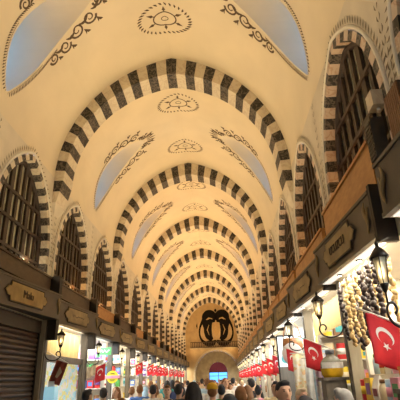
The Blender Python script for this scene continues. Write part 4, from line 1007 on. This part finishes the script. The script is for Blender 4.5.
for row in range(17):
    yy = 10.2 + row * 1.25
    for c in range(4):
        xx = -2.35 + c * 1.05 + rnd.uniform(-.22, .22) + (.5 if row % 2 else 0); y2 = yy + rnd.uniform(-.35, .35)
        if xx > 1.15 or any(math.hypot(xx - p[0], y2 - p[1]) < .62 for p in NEAR) or any(math.hypot(xx - a_, y2 - b_) < .62 for a_, b_ in spots): continue
        if math.hypot(xx - (XL + .46), y2 - 12.2) < .5: continue
        spots.append((xx, y2))
USED = set()
shc = ['white', 'black', 'white', 'cream', 'navy', 'white', 'pale blue', 'cream', 'grey', 'white', 'pink', 'black', 'white', 'beige', 'teal', 'red']
for i, (x, y) in enumerate(spots):
    fe = rnd.random() < .5; ha = rnd.choice(['long', 'bun', 'scarf', 'long']) if fe else 'short'; sc = shc[i % len(shc)]
    hc = rnd.choice(['black', 'brown', 'black', 'brown', 'beige']) if ha != 'scarf' else rnd.choice(['cream', 'black', 'pale blue', 'maroon'])
    far = y > 17
    if far: lb = 'distant person in %s in the packed crowd far down the hall' % sc
    else:
        for tr_ in range(60):
            sc = shc[(i + tr_) % len(shc)]
            xw = ['at the left edge', 'left of centre', 'near the centre', 'right of centre'][min(3, max(0, int((x + 2.6) / .95)))]
            lb = '%s with %s and %s top, %s of the middle crowd' % ('woman' if fe else 'man', (hc + ' headscarf') if ha == 'scarf' else (hc + ' hair'), sc, xw)
            if lb not in USED: break
        USED.add(lb)
    person(x, y, rnd.uniform(1.58, 1.80), B + rnd.uniform(-.4, .4) if rnd.random() < .65 else rnd.uniform(-.4, .4), rnd.choice(['walk', 'stand', 'walk']), fe, ha, hc, sc, rnd.choice(['navy', 'black', 'beige', 'grey']), lb,
           'distant people in %s in the crowd' % sc if far else None, skin=rnd.choice([0, 0, 1]), small=far)
# ------------------------------------------------------------------ light, camera, sky
def area(loc, rot, sx, sy, e, col, name='light', spread=PI):
    l = bpy.data.lights.new(name, 'AREA'); l.shape = 'RECTANGLE'; l.size = sx; l.size_y = sy; l.energy = e; l.color = col; l.spread = spread
    o = bpy.data.objects.new(name, l); COL.objects.link(o); o.location = loc; o.rotation_euler = rot; return o
WARM = (1, .74, .42); WARMER = (1, .60, .24)
for sg in (-1, 1):
    for i in range(1, NPAN):
        y = YS + PW * (i + .5)
        d = Vector((-sg * .75, 0, 1)).normalized(); zz = -d; yy = Vector((0, 1, 0)); xx = yy.cross(zz); q = Matrix((xx, yy, zz)).transposed().to_euler()
        area((WX[sg] - sg * .30, y, (1.78 if sg < 0 else 1.82) + CZ), q, .1, 1.6, 23.5 if i < 7 else 33, WARM if i < 6 else (1, .66, .33), 'ledge_uplight', 2.3)
    for i in range(2, NPAN):
        if sg < 0 and i < 3: continue
        l = bpy.data.lights.new('sill_light', 'POINT'); l.energy = 9 if (sg > 0 or i > 3) else 6; l.color = (1, .52, .18) if (sg > 0 or i > 3) else (1, .78, .5); l.shadow_soft_size = .05  # the paler nearest one on the left is added to brighten its panes
        o = bpy.data.objects.new('sill_light', l); COL.objects.link(o); o.location = (WX[sg] + sg * .05, YS + PW * (i + .5) + .45, SILL + .2 + CZ)
    D = DIVS[sg]
    for k in range(len(D) - 1):
        y0, y1 = D[k], D[k + 1]
        if sg < 0 and k in (0, 1, 2): continue
        col = [(1, .93, .8), (.9, .96, 1), (1, .88, .66)][(k + (sg > 0)) % 3]
        area((WX[sg] + sg * .45, (y0 + y1) / 2, WB + CZ - .02), (0, 0, 0), .7, y1 - y0 - .5, 26 if (sg, k) in ((-1, 3), (1, 2)) else 60, col, 'shop_light')
        # light under the fascia falling on the goods
        area((WX[sg] - sg * .14, (y0 + y1) / 2, SB + CZ - .04), (0, sg * .5 * (-1), 0), .1, y1 - y0 - .5, 26, col, 'fascia_light')
w = bpy.data.worlds.new('World'); S.world = w; w.use_nodes = True; nt = w.node_tree; bg = nt.nodes['Background']
tc = nt.nodes.new('ShaderNodeTexCoord'); sp = nt.nodes.new('ShaderNodeSeparateXYZ'); rp = nt.nodes.new('ShaderNodeValToRGB')
e = rp.color_ramp.elements; e[0].position = 0; e[0].color = (.10, .36, .80, 1); e[1].position = .45; e[1].color = (.30, .50, .95, 1)
nt.links.new(tc.outputs['Generated'], sp.inputs[0]); nt.links.new(sp.outputs['Z'], rp.inputs[0]); nt.links.new(rp.outputs[0], bg.inputs['Color']); bg.inputs['Strength'].default_value = 3.0
cam = bpy.data.cameras.new('Camera'); co = bpy.data.objects.new('Camera', cam); COL.objects.link(co)
th, ya, ro, F = .3936, -.0358, -.0317, 433.4454
c, s = math.cos(ya), math.sin(ya)
Fw = Vector((math.cos(th) * s, math.cos(th) * c, math.sin(th))); R0 = Vector((c, -s, 0)); U0 = Vector((-math.sin(th) * s, -math.sin(th) * c, math.cos(th)))
Rv = math.cos(ro) * R0 + math.sin(ro) * U0; Uv = -math.sin(ro) * R0 + math.cos(ro) * U0
M = Matrix(((Rv.x, Uv.x, -Fw.x, 0), (Rv.y, Uv.y, -Fw.y, 0), (Rv.z, Uv.z, -Fw.z, CZ), (0, 0, 0, 1)))
co.matrix_world = M; cam.sensor_width = 36; cam.sensor_height = 36; cam.sensor_fit = 'HORIZONTAL'; cam.lens = 36 * F / 400; cam.clip_end = 200; cam.clip_start = .05
S.camera = co
vs = S.view_settings; vs.view_transform = 'Standard'; vs.look = 'None'; vs.gamma = 1; vs.exposure = 0; vs.use_curve_mapping = False
S.cycles.use_denoising = True; S.cycles.max_bounces = 8; S.cycles.diffuse_bounces = 4; S.cycles.caustics_reflective = False; S.cycles.caustics_refractive = False
S.cycles.sample_clamp_indirect = 4
